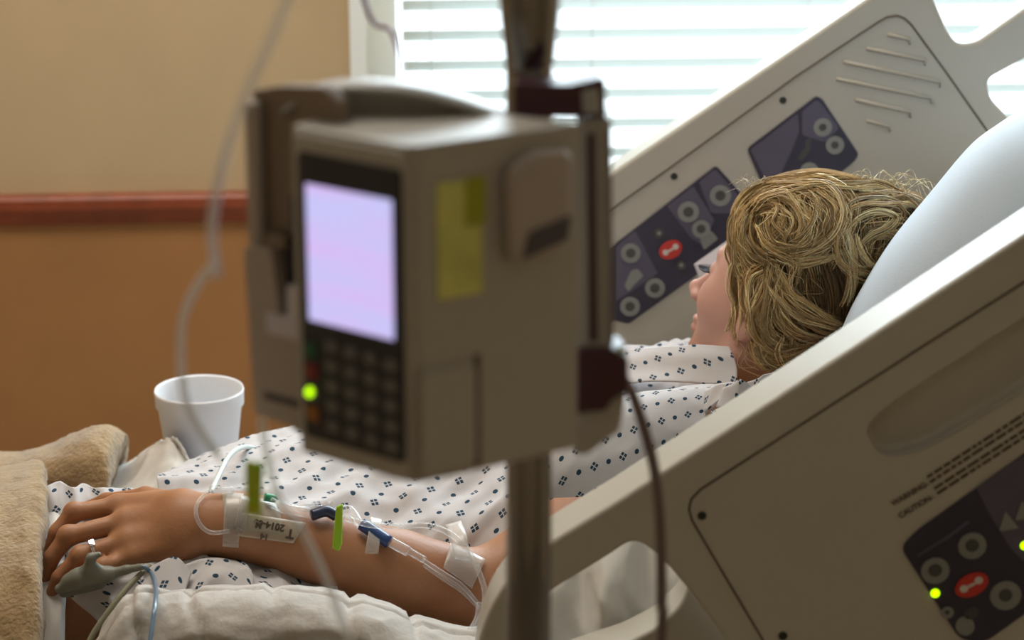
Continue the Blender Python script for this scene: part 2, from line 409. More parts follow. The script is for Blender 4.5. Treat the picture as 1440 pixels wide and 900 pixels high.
# ------------------------------------------------------------------ SDF (for the body): smooth unions on a non-uniform grid + surface nets
class SDF:
    def __init__(s, xs, ys, zs): s.xs, s.ys, s.zs = xs, ys, zs; s.F = np.full((len(xs), len(ys), len(zs)), .2, np.float32)
    def _sub(s, lo, hi):
        i0, i1 = np.searchsorted(s.xs, lo[0]), np.searchsorted(s.xs, hi[0]); j0, j1 = np.searchsorted(s.ys, lo[1]), np.searchsorted(s.ys, hi[1]); k0, k1 = np.searchsorted(s.zs, lo[2]), np.searchsorted(s.zs, hi[2])
        sl = (slice(i0, i1), slice(j0, j1), slice(k0, k1))
        X, Y, Z = np.meshgrid(s.xs[sl[0]], s.ys[sl[1]], s.zs[sl[2]], indexing='ij'); return sl, X, Y, Z
    def _mix(s, sl, d, k, sub=False):
        A = s.F[sl]; d = d.astype(np.float32)
        if sub: A2, d2 = -A, d; h = np.clip(.5+.5*(A2-d2)/k, 0, 1) if k > 0 else (A2 > d2); r = A2*(1-h)+d2*h-k*h*(1-h); s.F[sl] = -r; return
        h = np.clip(.5+.5*(A-d)/k, 0, 1); s.F[sl] = A*(1-h)+d*h-k*h*(1-h)
    def cone(s, a, b, ra, rb, k=.01, sub=False, flat=None):
        a, b = np.array(a, float), np.array(b, float); m = max(ra, rb)+k*2+.012
        sl, X, Y, Z = s._sub(np.minimum(a, b)-m, np.maximum(a, b)+m)
        if X.size == 0: return
        ab = b-a; L = ab@ab; px, py, pz = X-a[0], Y-a[1], Z-a[2]
        t = np.clip((px*ab[0]+py*ab[1]+pz*ab[2])/L, 0, 1)
        dx, dy, dz = px-t*ab[0], py-t*ab[1], pz-t*ab[2]
        if flat is not None:     # (direction, factor): thinner along direction
            n, f = np.array(flat[0], float), flat[1]; n /= np.linalg.norm(n)
            q = (dx*n[0]+dy*n[1]+dz*n[2])*(1/f-1); dx, dy, dz = dx+q*n[0], dy+q*n[1], dz+q*n[2]
        d = np.sqrt(dx*dx+dy*dy+dz*dz)-(ra+(rb-ra)*t); s._mix(sl, d, k, sub)
    def ell(s, c, r, R=None, k=.012, sub=False):
        c = np.array(c, float); r = np.array(r, float); R = np.eye(3) if R is None else np.array(R, float)  # rows = axes
        m = r.max()+k*2+.01; sl, X, Y, Z = s._sub(c-m, c+m)
        if X.size == 0: return
        q = [(X-c[0])*R[i][0]+(Y-c[1])*R[i][1]+(Z-c[2])*R[i][2] for i in range(3)]
        k0 = np.sqrt(sum((q[i]/r[i])**2 for i in range(3))); k1 = np.sqrt(sum((q[i]/r[i]**2)**2 for i in range(3)))+1e-9
        s._mix(sl, k0*(k0-1)/k1, k, sub)
    def mesh(s):
        F_ = s.F; ins = F_ < 0; nx, ny, nz = F_.shape
        cnt = np.zeros((nx-1, ny-1, nz-1), np.int8)
        for a in (0, 1):
            for b in (0, 1):
                for c in (0, 1): cnt += ins[a:nx-1+a, b:ny-1+b, c:nz-1+c]
        cells = np.argwhere((cnt > 0) & (cnt < 8)); vid = np.full(cnt.shape, -1, np.int64); vid[tuple(cells.T)] = np.arange(len(cells))
        acc = np.zeros((len(cells), 3)); n = np.zeros(len(cells)); ci, cj, ck = cells.T
        cs = [(a, b, c) for a in (0, 1) for b in (0, 1) for c in (0, 1)]
        for p in cs:
            for ax in range(3):
                if p[ax]: continue
                q = list(p); q[ax] = 1
                f0 = F_[ci+p[0], cj+p[1], ck+p[2]]; f1 = F_[ci+q[0], cj+q[1], ck+q[2]]; m = (f0 < 0) != (f1 < 0)
                t = np.where(m, f0/(f0-f1+1e-20), 0); pos = np.array(p, float)[None, :].repeat(len(cells), 0); pos[:, ax] += t
                acc[m] += pos[m]; n[m] += 1
        loc = cells+acc/n[:, None]
        V = np.stack([np.interp(loc[:, i], np.arange(len(g)), g) for i, g in enumerate((s.xs, s.ys, s.zs))], -1)
        Q = []
        for ax in range(3):
            sl0 = [slice(None)]*3; sl1 = [slice(None)]*3; sl0[ax] = slice(0, -1); sl1[ax] = slice(1, None)
            a0, a1 = ins[tuple(sl0)], ins[tuple(sl1)]; e = np.argwhere(a0 != a1); u, v = (ax+1) % 3, (ax+2) % 3
            e = e[(e[:, u] > 0) & (e[:, v] > 0) & (e[:, u] < F_.shape[u]-1) & (e[:, v] < F_.shape[v]-1)]
            flip = a0[tuple(e.T)]
            def cv(du, dv):
                x = e.copy(); x[:, u] -= du; x[:, v] -= dv; return vid[tuple(x.T)]
            q = np.stack([cv(1, 1), cv(0, 1), cv(0, 0), cv(1, 0)], -1); q[~flip] = q[~flip][:, ::-1]; Q.append(q)
        return V, np.concatenate(Q)
def npmesh(name, V, Q, m, parent=None):
    me = bpy.data.meshes.new(name); me.vertices.add(len(V)); me.vertices.foreach_set('co', V.astype(np.float32).ravel())
    me.loops.add(Q.size); me.loops.foreach_set('vertex_index', Q.astype(np.int32).ravel())
    me.polygons.add(len(Q)); me.polygons.foreach_set('loop_start', np.arange(0, Q.size, 4, dtype=np.int32)); me.polygons.foreach_set('loop_total', np.full(len(Q), 4, np.int32))
    me.update(calc_edges=True); me.validate(); return link(name, me, m, parent)

# ================================================================== ROOM
A4 = math.radians(3.8); WD = Vector((math.cos(A4), math.sin(A4), 0)); WN = Vector((-math.sin(A4), math.cos(A4), 0)); WO = Vector((0, 3.72, 0))
def wp(s, z, n=0.0): return WO+WD*s+WN*n+Vector((0, 0, z))
def wpx(px, py, n=0.0):
    d = ray(px, py); o = Vector((0, 0, CZ)); t = (WO+WN*n-o).dot(WN)/d.dot(WN); q = o+d*t; return (q-WO).dot(WD), q.z
def wbox(s0, s1, z0, z1, n0, n1):
    c = [wp(s, z, n) for n in (n0, n1) for (s, z) in ((s0, z0), (s1, z0), (s1, z1), (s0, z1))]
    return c, [(0, 1, 2, 3), (7, 6, 5, 4), (0, 4, 5, 1), (1, 5, 6, 2), (2, 6, 7, 3), (3, 7, 4, 0)]
def wobj(name, boxes, m, parent=None, bevel=0):
    V = []; Fc = []
    for b in boxes:
        v, f = wbox(*b); k = len(V); V += v; Fc += [tuple(i+k for i in q) for q in f]
    o = mk(name, V, Fc, m, parent, False)
    bm = bmesh.new(); bm.from_mesh(o.data); bmesh.ops.recalc_face_normals(bm, faces=bm.faces); bm.to_mesh(o.data); bm.free()
    if bevel: bev(o, bevel)
    return o
sw0 = wpx(516, 60)[0]; sc0 = wpx(492, 60)[0]; zrail1 = wpx(150, 271)[1]; zrail0 = wpx(150, 313)[1]
SW1 = 1.62; ZW0 = .66; ZW1 = 2.25; zmid = (zrail0+zrail1)/2
def st(o): o['kind'] = 'structure'; return o
def wall_back():
    bx = [(-2.6, sw0, zmid, 2.7, 0, .14, 0), (SW1, 2.6, zmid, 2.7, 0, .14, 0), (sw0, SW1, ZW1, 2.7, 0, .14, 0),
          (-2.6, sw0, 0, zmid, 0, .14, 1), (SW1, 2.6, 0, zmid, 0, .14, 1), (sw0, SW1, 0, ZW0, 0, .14, 1)]
    V = []; Fc = []; mi = []
    for b in bx:
        v, f = wbox(*b[:6]); k = len(V); V += v; Fc += [tuple(i+k for i in q) for q in f]; mi += [b[6]]*6
    o = mk('wall_back', V, Fc, [M['wall'], M['wall_low']], None, False)
    o.data.polygons.foreach_set('material_index', mi)
    bm = bmesh.new(); bm.from_mesh(o.data); bmesh.ops.recalc_face_normals(bm, faces=bm.faces); bm.to_mesh(o.data); bm.free()
    return st(o)
wall_back()
st(box('floor', (-2.6, -1.6, -.1), (2.6, 3.95, 0), M['floor']))
st(box('ceiling', (-2.6, -1.6, 2.7), (2.6, 3.95, 2.8), M['ceil']))
st(box('wall_left', (-2.7, -1.6, 0), (-2.56, 3.9, 2.7), M['wall']))
st(box('wall_right', (2.56, -1.6, 0), (2.7, 3.95, 2.7), M['wall']))
st(box('wall_front', (-2.6, -1.7, 0), (2.6, -1.56, 2.7), M['wall']))
# wooden chair rail with a moulded profile
def trim():
    prof = [(0, zrail0), (-.010, zrail0), (-.014, zrail0+.006), (-.016, zrail0+.012), (-.022, zmid-.004), (-.026, zmid+.004), (-.026, zrail1-.006), (-.022, zrail1), (0, zrail1)]
    V = [wp(-2.55, z, n) for n, z in prof]+[wp(sc0-.001, z, n) for n, z in prof]; n = len(prof)
    Fc = [tuple(range(n)), tuple(range(2*n-1, n-1, -1))]+[(i, i+n, (i+1) % n+n, (i+1) % n) for i in range(n)]
    o = mk('trim_1', V, Fc, M['wood'], None, False); return st(o)
trim()
wobj('baseboard_back', [(-2.5, 2.5, 0, .1, -.012, 0)], M['wood'])['kind'] = 'structure'
# window: casing, frame, pane
wf = wobj('window_1', [(sc0, sw0, ZW0-.06, ZW1+.05, -.015, .0), (SW1, SW1+.06, ZW0-.06, ZW1+.05, -.015, 0), (sc0, SW1+.06, ZW1, ZW1+.05, -.015, 0), (sc0-.02, SW1+.08, ZW0-.03, ZW0, -.05, .02),
     (sw0, sw0+.05, ZW0, ZW1, .09, .13), (SW1-.05, SW1, ZW0, ZW1, .09, .13), (sw0, SW1, ZW0, ZW0+.05, .09, .13), (sw0, SW1, ZW1-.05, ZW1, .09, .13)], M['white']); st(wf)
pane = wobj('pane', [(sw0+.05, SW1-.05, ZW0+.05, ZW1-.05, .108, .112)], M['glass'], wf)
# blinds
zs_pitch = 42*3.72/(F*.965)
sb0 = wpx(566, 60, .04)[0]
bl = empty('window_blind', wp(sb0, ZW1-.02, .04), 'white slatted blind with daylight between its slats, hung in the window', 'blind')
V0 = wobj('head_rail', [(sb0, SW1-.02, ZW1-.05, ZW1-.005, .02, .06)], M['white'], bl, .003)
z = ZW0+.05; tilt = math.radians(31); hw = .0245
zref = wpx(605, 8, .04)[1]
z = zref-zs_pitch*math.floor((zref-ZW0-.03)/zs_pitch)
first = None; slat_z = []
while z < ZW1-.06:
    slat_z.append(z); z += zs_pitch
def slat_mesh():
    V = []; Fc = []; k = 7
    for e, s in enumerate((sb0, SW1-.025)):
        for i in range(k):
            t = (i/(k-1)-.5)*2; a = t*hw; bow = .004*(1-t*t)
            n = .04+a*math.cos(tilt)+bow*math.sin(tilt); zz = -a*math.sin(tilt)+bow*math.cos(tilt)
            V.append(wp(s, zz, n)); 
    for i in range(k-1): Fc.append((i, i+1, k+i+1, k+i))
    return V, Fc
V, Fc = slat_mesh()
o0 = mk('slat', [v+Vector((0, 0, slat_z[0])) for v in V], Fc, M['slat'], bl)
o0.modifiers.new('s', 'SOLIDIFY').thickness = .0012
for zz in slat_z[1:]:
    c = o0.copy(); C.objects.link(c); c.parent = bl; c.location = (0, 0, zz-slat_z[0])
for px in (605, 830, 1130):
    s = wpx(px, 60, .04)[0]
    V, Fc = tube_geo([wp(s, ZW0+.02, .012), wp(s, ZW1-.05, .012)], .0012, 6); mk('ladder_cord', V, Fc, M['white'], bl)
# outside: none but the bright overcast sky
# unseen ceiling fixture, added to fill the room and wash the back wall
cl = empty('added_fill_fixture', (-.7, 2.6, 2.7), 'unseen rectangular ceiling fixture added as fill light, with a warm diffuser', 'ceiling light')
box('frame', (-1.35, 2.25, 2.67), (-.05, 2.95, 2.7), M['white'], cl, .004)
box('diffuser', (-1.3, 2.3, 2.655), (-.1, 2.9, 2.672), M['lamp'], cl, .004)

# ================================================================== BED
bed = empty('hospital_bed', (0.1, 2.35, 0), 'beige hospital bed with raised head end and control side rails', 'bed')
MZ = .56
box('bed_deck', (-1.35, 1.98, .38), (0.0, 2.74, .44), M['bedframe'], bed, .008)
box('base_frame', (-1.1, 2.08, .16), (.75, 2.64, .24), M['bedframe'], bed, .01)
for sx in (-.95, .6):
    box('lift_column', (sx-.05, 2.3, .22), (sx+.05, 2.42, .40), M['bedframe'], bed, .006)
for sx in (-1.05, .7):
    for sy in (2.10, 2.62):
        V = []; 
        o = tube('castor', [(sx, sy-.015, .075), (sx, sy+.015, .075)], .072, M['tyre'], bed, 1, 24)
        tube('castor_stem', [(sx, sy, .08), (sx, sy, .20)], .014, M['bedframe'], o if False else bed, 1, 12)
def incl(x): return MZ if x < -.03 else MZ+(x+.03)*math.tan(math.radians(31))
def back_deck():
    fr = [Vector((x, 2.0, incl(x)-.12-d)) for x, d in ((-.05, .02), (.85, .02), (.85, .07), (-.05, .07))]
    slab('back_deck', fr, [v+Vector((0, .72, 0)) for v in fr], M['bedframe'], bed, .006)
back_deck()
# -- far side rail
YF = 2.86
far_out = [(1228, -8, 12), (860, 243, 0), (640, 392, 60), (560, 470, 60), (560, 600, 40), (900, 640, 20), (1300, 600, 30), (1560, 420, 30), (1560, 330, 20), (1425, 172, 0), (1392, 138, 14), (1388, 112, 12), (1440, 84, 0), (1640, -50, 10), (1600, -110, 10), (1440, 12, 0), (1372, 60, 12), (1346, 62, 12), (1332, 42, 6), (1314, 0, 0), (1290, -52, 20), (1262, -36, 20)]
far = ppoly('side_rail', far_out, YF, .055, M['rail'], bed, r=1, bevel=.010, seg=4)
far['label'] = 'far side rail with two violet control panels and a speaker grille'
def seam(pts, Y, r=.0011, parent=None, m='rail_seam'):
    pp = [P(x, y, Y) for x, y in pts]; return tube('seam', pp, r, M[m], parent, 1, 6)
sp = [(640, 452), (760, 366), (857, 296), (938, 239), (1120, 107), (1235, 31)]+[(1248, 24), (1262, 22), (1272, 26), (1281, 34)]+[(1330, 101), (1392, 189), (1450, 268)]
seam(sp, YF-.0002, .0014, far)
for a, b in (((480, 180), (600, 205)), ((370, 255), (680, 315)), ((250, 325), (760, 430)), ((210, 415), (715, 515)), ((310, 525), (605, 590)), ((370, 635), (495, 665))):
    q = [(1120+a[0]/3.75, a[1]/3.75), (1120+b[0]/3.75, b[1]/3.75)]; q.append((q[1][0]-1, q[1][1]+6))
    o = tube('grille_slot', [P(x, y, YF-.0006) for x, y in q], .0022, M['rail'], far, 1, 8)
    seam([(x, y+2.2) for x, y in q], YF-.0008, .0009, far).name = 'slot_drawn_shade'  # dark strip drawn under each slot bar as its shade
for x, y in ((1101, 141), (948, 248)): disc('screw_hole', x, y, YF, 5, 5, 0, .0012, M['hole'], far)
pa = ppoly('control_panel', [(1050, 209), (1148, 135), (1156, 139), (1208, 217), (1202, 227), (1160, 262), (1087, 296)], YF-.002, .002, M['navy'], far, r=7, bevel=.001)
ppoly('panel_zone', [(1055, 211), (1122, 160), (1124, 185), (1112, 215), (1090, 262), (1082, 262)], YF-.0026, .0008, M['navy_l'], far, r=4)
ppoly('panel_zone', [(1128, 157), (1148, 141), (1155, 146), (1180, 180), (1160, 200), (1128, 190)], YF-.0026, .0008, M['navy_l'], far, r=4)
def button(px, py, Y, r, parent, ring='btn', mid='btn_c', m2=.42):
    disc('button', px, py, Y, r, r, 0, .0016, M[ring], parent)
    disc('button_symbol', px, py, Y-.0016, r*m2, r*m2, 0, .0004, M[mid], parent, 12)
for x, y, r in ((1157, 179, 13), (1174, 204, 13), (1138, 241, 13)): button(x, y, YF-.0026, r, far)
ppoly('patient_symbol', [(1133, 196), (1141, 194), (1139, 212), (1130, 224), (1122, 226), (1126, 214), (1133, 208)], YF-.003, .001, M['btn_c'], far, r=3)
pb = ppoly('control_panel', [(1007, 233), (1050, 281), (1024, 345), (979, 388), (884, 456), (862, 450), (800, 500), (800, 384), (863, 345)], YF-.002, .002, M['navy'], far, r=5, bevel=.001)
ppoly('panel_zone', [(866, 347), (893, 324), (925, 385), (866, 424)], YF-.0026, .0008, M['navy_l'], far, r=3)
ppoly('panel_zone', [(938, 290), (975, 262), (1005, 310), (988, 345), (972, 335)], YF-.0026, .0008, M['navy_l'], far, r=3)
ppoly('panel_zone', [(983, 256), (1006, 238), (1044, 282), (1028, 300), (1000, 300)], YF-.0026, .0008, M['navy_l'], far, r=3)
for x, y, r in ((1013, 275, 15), (968, 298, 15), (986, 322, 13), (887, 356, 14), (921, 405, 14), (886, 431, 14)): button(x, y, YF-.0028, r, far, m2=.5)
ppoly('patient_symbol', [(878, 402), (888, 380), (897, 378), (905, 388), (892, 400), (884, 410)], YF-.003, .001, M['btn'], far, r=3)
ppoly('button', [(984, 336), (1000, 324), (1010, 336), (990, 352)], YF-.003, .001, M['btn'], far, r=3)
for x, y in ((927, 328), (958, 373)): button(x, y, YF-.0028, 7, far, 'btn_c', 'btn')
def call(px, py, Y, rx, ry, parent):
    disc('call_button', px, py, Y, rx, ry, math.radians(30), .0018, M['red'], parent)
    ca, sa = math.cos(math.radians(30)), math.sin(math.radians(30))
    for k in (-1, 1): disc('call_symbol', px+k*rx*.48*ca, py-k*rx*.48*sa, Y-.0018, rx*.24, ry*.34, math.radians(30), .0005, M['icon'], parent, 14)
    disc('call_symbol', px, py+ry*.05, Y-.0018, rx*.3, ry*.13, math.radians(30), .0005, M['icon'], parent, 14)
call(943, 351, YF-.0028, 17, 13, far)
# -- near side rail
YN = 1.80
near_out = [(1700, 158, 60), (1440, 330, 0), (1195, 492, 0), (870, 704, 0), (781, 758, 20), (738, 790, 20), (710, 820, 20), (688, 855, 20), (672, 900, 20), (664, 960, 20), (668, 1120, 10), (712, 1120, 10), (706, 960, 20), (716, 900, 20), (745, 858, 20), (781, 828, 10), (852, 785, 20), (893, 757, 26), (930, 785, 26), (963, 824, 0), (1011, 888, 0), (1080, 990, 20), (1100, 1120, 10), (1500, 1120, 60), (1760, 960, 60), (1840, 620, 60), (1790, 250, 60)]
near = ppoly('side_rail', near_out, YN, .062, M['rail'], bed, r=1, bevel=.020, seg=6)
near['label'] = 'near side rail with printed warnings and a dark control panel'
bpy.context.view_layer.update(); apply_mods(near)
# recessed hand grip
gr = ppoly('cutter', [(1216, 606, 20), (1262, 566, 25), (1440, 452, 40), (1560, 372, 30), (1600, 400, 30), (1570, 470, 40), (1440, 560, 40), (1300, 642, 40), (1240, 652, 26)], YN-.01, .028, M['rail'], None, r=10, bevel=.007, seg=4)
boolcut(near, [gr])
seam([(1560, 318), (1440, 397), (1307, 481), (1100, 614), (1010, 672), (985, 688), (972, 702), (969, 716), (973, 731), (985, 752), (1070, 895), (1150, 1040)], YN-.0001, .0011, near)
for x, y in ((987, 725), (1101, 894)):
    disc('screw_hole', x, y, YN, 6.5, 6.5, 0, .001, M['hole'], near)
kp = ppoly('control_panel', [(1266, 770, 14), (1290, 746, 16), (1434, 643, 0), (1570, 548, 20), (1660, 690, 20), (1500, 822, 20), (1384, 905, 18), (1350, 900, 14)], YN-.002, .002, M['navy'], near, r=8, bevel=.001)
for x, y in ((1315, 802), (1367, 767)): button(x, y, YN-.0022, 20, near, m2=.5)
button(1414, 837, YN-.0022, 22, near, m2=.45)
call(1366, 822, YN-.0022, 25, 17, near)
button(1332, 861, YN-.0022, 9, near)
disc('patient_symbol', 1357, 880, YN-.0022, 13, 15, .4, .0008, M['btn'], near); disc('patient_symbol', 1366, 862, YN-.0022, 11, 9, .5, .0008, M['btn_c'], near)
ppoly('panel_zone', [(1373, 686), (1418, 655), (1440, 640), (1500, 720), (1440, 790), (1420, 770), (1390, 720)], YN-.0026, .0006, M['navy_l'], near, r=4)
for x, y in ((1411, 737), (1434, 722)):
    ppoly('arrow_button', [(x+3, y-18), (x+22, y+6), (x-6, y+10)], YN-.004, .0012, M['btn'], near, r=2)
V, Fc = tube_geo([P(1290, 781, YN-.002), P(1330, 757, YN-.002), P(1362, 733, YN-.002)], .0016, 6); mk('panel_marking', V, Fc, M['navy_l'], near)
for x, y in ((1315, 834), (1441, 767)): disc('indicator_light', x, y, YN-.0024, 6.4, 6.4, 0, .001, M['led'], near)
def text(name, s, p, size, rot, m, parent, normal_rot=(math.pi/2, 0, 0)):
    cu = bpy.data.curves.new(name, 'FONT'); cu.body = s; cu.size = size; cu.extrude = .0001; cu.offset = size*.035
    cu.align_x = 'LEFT'; o = bpy.data.objects.new(name, cu); C.objects.link(o); cu.materials.append(m)
    o.matrix_world = Matrix.Translation(p) @ Matrix.Rotation(-rot, 4, 'Y') @ Matrix.Rotation(math.pi/2, 4, 'X')
    bpy.context.view_layer.update()
    me = bpy.data.meshes.new_from_object(o.evaluated_get(bpy.context.evaluated_depsgraph_get())); me.transform(o.matrix_world)
    bpy.data.objects.remove(o); me.materials.clear(); return link(name, me, m, parent, False)
ts = scale(1280, 690, YN); ang = math.radians(33)
text('warning_text', 'WARNING-', P(1256, 712, YN-.0006), 11.3*ts, ang, M['text'], near)
text('warning_text', 'CAUTION-', P(1266, 729, YN-.0006), 11.3*ts, ang, M['text'], near)
def barline(x, y, L, seed):
    rr = random.Random(seed); V = []; Fc = []; t = 0; ca, sa = math.cos(ang), math.sin(ang)
    while t < L:
        wd = rr.uniform(6, 20)
        q = [(t, 0), (t+wd, 0), (t+wd, 3.9), (t, 3.9)]; fr = [P(x+a*ca-b*sa, y-a*sa-b*ca, YN-.0006) for a, b in q]
        k = len(V); V += fr+[v+Vector((0, .0006, 0)) for v in fr]
        Fc += [(k, k+1, k+2, k+3), (k, k+4, k+5, k+1), (k+1, k+5, k+6, k+2), (k+2, k+6, k+7, k+3), (k+3, k+7, k+4, k)]; t += wd+2.5
    return mk('fine_print', V, Fc, M['text'], near, False)
for i, (x, y) in enumerate(((1305, 673), (1309, 680), (1315, 689), (1319, 696))): barline(x, y, 190, i+3)
# lower guard visible through the rail's opening
lo = ppoly('lower_guard', [(640, 985, 30), (880, 905, 10), (925, 882, 12), (958, 850, 14), (968, 822, 10), (985, 825, 10), (1120, 980, 20), (1120, 1100, 10), (640, 1100, 10)], 1.885, .05, M['rail'], bed, r=8, bevel=.014, seg=5)

# ================================================================== MATTRESS, SHEETS, PILLOW
def mattress():
    prof = [(-1.4, MZ), (-.9, MZ), (-.4, MZ), (-.08, MZ), (0.0, MZ+.012), (.08, incl(.08)), (.4, incl(.4)), (.82, incl(.82))]
    top = [Vector((x, 0, z)) for x, z in prof]; bot = [Vector((x+(.06 if z > MZ+.05 else 0), 0, z-.11)) for x, z in reversed(prof)]
    fr = [v+Vector((0, 1.99, 0)) for v in top+bot]; o = slab('mattress', fr, [v+Vector((0, .78, 0)) for v in fr], M['mattress'], None, .02, 4)
    return tag(o, 'pale mattress under the patient, bent up at the head end', 'mattress')
mattress()
def gP(rows): return [[np.array(P(*p)) for p in r] for r in rows]
# sheet over the mattress, seen beyond the legs and through the rail opening
def sheet():
    ctrl = []
    for x in (-1.3, -.9, -.55, -.38, -.25, -.1, 0, .1, .3, .55, .8):
        z = incl(x)+.004 if not -.06 < x < .05 else MZ+.012+max(0, x)*.3
        bump = .035 if -.5 < x < -.2 else .0
        ctrl.append([np.array((x, 1.955, z-.13)), np.array((x, 1.962, z-.05)), np.array((x, 2.0, z+.004)), np.array((x, 2.2, z+.004)), np.array((x, 2.5, z+.004)), np.array((x, 2.66, z+.006+bump)), np.array((x, 2.76, z+.004+bump)), np.array((x, 2.80, z-.03)), np.array((x, 2.805, z-.14))])
    o = gridmesh('bed_sheet', crgrid(ctrl, 14, 10), M['sheet'], None, wrinkle(.004, 9, 22, 3, .5), .002)
    return tag(o, 'white bed sheet stretched over the mattress beneath the patient', 'sheet')
sheet()
def pillow():
    prof = [(1178, 512), (1188, 476), (1212, 424), (1268, 332), (1338, 246), (1390, 196), (1440, 164), (1520, 122), (1620, 95), (1690, 130), (1700, 200)]
    bot = [(1690, 480), (1560, 610), (1440, 660), (1300, 650), (1210, 575)]
    loop = cat_rom(prof+bot+[prof[0]], 7)[:-1]
    ctr = np.array((1450, 500)); V = []; Fc = []; n = len(loop); Ys = [2.02, 2.03, 2.06, 2.11, 2.18, 2.28, 2.40, 2.52, 2.62, 2.69, 2.74, 2.765, 2.775]; Y0 = 2.40
    for Y in Ys:
        t = abs(Y-Y0)/.375; k = (1-min(1, t)**4)**.5 if t < 1 else 0; k = max(k, .03)
        for q in loop:
            kk = k if True else 1
            v = P(*(ctr+(np.array(q)-ctr)*(1-(1-kk)*.6)), Y)
            d = noise.noise(Vector((v.x*7, v.y*9, v.z*7)))*.010+ (1-abs(noise.noise(Vector((v.x*7-v.z*5, v.y*9+v.z*4, 4))))*2.2)*.013
            V.append(v+Vector((-.6, 0, .8))*d*k)
    for i in range(len(Ys)-1):
        for k in range(n): Fc.append((i*n+k, i*n+(k+1) % n, (i+1)*n+(k+1) % n, (i+1)*n+k))
    Fc += [tuple(range(n)), tuple((len(Ys)-1)*n+k for k in range(n-1, -1, -1))]
    o = mk('pillow', V, Fc, M['pillow']); o.modifiers.new('s', 'SUBSURF').render_levels = 1
    tag(o, 'plump pale blue-white pillow behind the blonde head on the raised bed end', 'pillow')
pillow()

# ================================================================== PERSON
def nonuni(segs):
    out = []
    for a, b, h in segs: out += list(np.arange(a, b, h))
    return np.array(out+[segs[-1][1]])
S1 = SDF(nonuni([(-.80, -.53, .008), (-.53, -.30, .0021), (-.30, .02, .0035), (.02, .14, .006), (.14, .42, .0032)]),
         nonuni([(2.00, 2.07, .006), (2.07, 2.24, .0024), (2.24, 2.36, .006), (2.36, 2.56, .0035), (2.56, 2.78, .008)]),
         nonuni([(.54, .66, .006), (.66, .80, .0024), (.80, .84, .003), (.84, 1.13, .0032)]))
sh = P(1000, 628, 2.315); el = P(668, 830, 2.165); wr = P(292, 738, 2.150)
chest = P(905, 655, 2.44); belly = P(640, 715, 2.42); pelv = P(440, 745, 2.42)
S1.ell(chest, (.17, .15, .075), k=.04); S1.ell(belly, (.17, .14, .075), k=.05); S1.ell(pelv+Vector((0, 0, -.02)), (.15, .16, .09), k=.05)
S1.cone(P(1015, 625, 2.34), P(1020, 595, 2.58), .05, .05, k=.04)
thigh_l = (P(400, 800, 2.30), Vector((-.60, 2.17, .612)))
S1.cone(thigh_l[0], thigh_l[1], .078, .068, k=.03); S1.cone(thigh_l[1], Vector((-.79, 2.17, .60)), .068, .05, k=.02)
S1.cone(P(400, 790, 2.50), Vector((-.60, 2.50, .60)), .07, .055, k=.03); S1.cone(Vector((-.60, 2.50, .60)), Vector((-.79, 2.50, .60)), .055, .05, k=.02)
# far arm
S1.cone(P(1000, 575, 2.62), P(760, 640, 2.70), .045, .04, k=.02); S1.cone(P(760, 640, 2.70), P(600, 640, 2.58), .038, .028, k=.02)
# near arm
S1.cone(sh, el+Vector((.012, 0, 0)), .048, .041, k=.03)
S1.cone(el, el+(wr-el)*.32, .0405, .0415, k=.012)
S1.cone(el+(wr-el)*.30, wr+Vector((.03, 0, 0)), .0415, .0315, k=.01)
S1.cone(wr+Vector((.04, 0, 0)), wr+Vector((-.02, 0, .001)), .0315, .0325, k=.012, flat=((0, .8, -.6), .82))
# hand
mcp = [P(168, 712, 2.195), P(178, 734, 2.168), P(181, 760, 2.148), P(190, 783, 2.135)]
for i, m_ in enumerate(mcp):
    base = wr+Vector((-.012, 0, 0))+(m_-wr)*.18+Vector((0, [.012, .004, -.004, -.010][i], [.012, .005, -.004, -.013][i]))
    S1.cone(base, m_, .0165, .0135, k=.016)
    S1.ell(m_+Vector((0, -.0035, .003)), (.0095, .0085, .0085), k=.006)
    if i: S1.cone(base+Vector((0, -.0030, .002)), m_+Vector((.004, -.004, .003)), .0135, .0118, k=.006)
fin = [[(168, 712, 2.195), (104, 721, 2.180), (80, 748, 2.170), (70, 775, 2.165)],
       [(178, 734, 2.168), (96, 754, 2.150), (72, 785, 2.142), (64, 812, 2.140)],
       [(181, 760, 2.148), (113, 782, 2.132), (84, 812, 2.126), (74, 832, 2.125)],
       [(190, 783, 2.135), (146, 797, 2.120), (118, 812, 2.112), (96, 824, 2.108)]]
rad = [(.0105, .0095, .0082, .0070), (.0110, .0098, .0084, .0072), (.0105, .0092, .0080, .0068), (.0094, .0082, .0070, .0060)]
for f, r in zip(fin, rad):
    q = [P(*p) for p in f]
    for a in range(3):
        S1.cone(q[a], q[a+1], r[a], r[a+1], k=.0035 if a else .007)
    S1.ell(q[1]+Vector((0, -.001, .0015)), (r[1]*1.12,)*3, k=.004)
# thumb, tucked beyond the index finger on the far side of the palm
S1.cone(wr+Vector((-.03, .03, .006)), P(205, 700, 2.215), .015, .012, k=.012); S1.cone(P(205, 700, 2.215), P(150, 706, 2.235), .011, .0095, k=.004); S1.cone(P(150, 706, 2.235), P(118, 716, 2.24), .0095, .0075, k=.004)
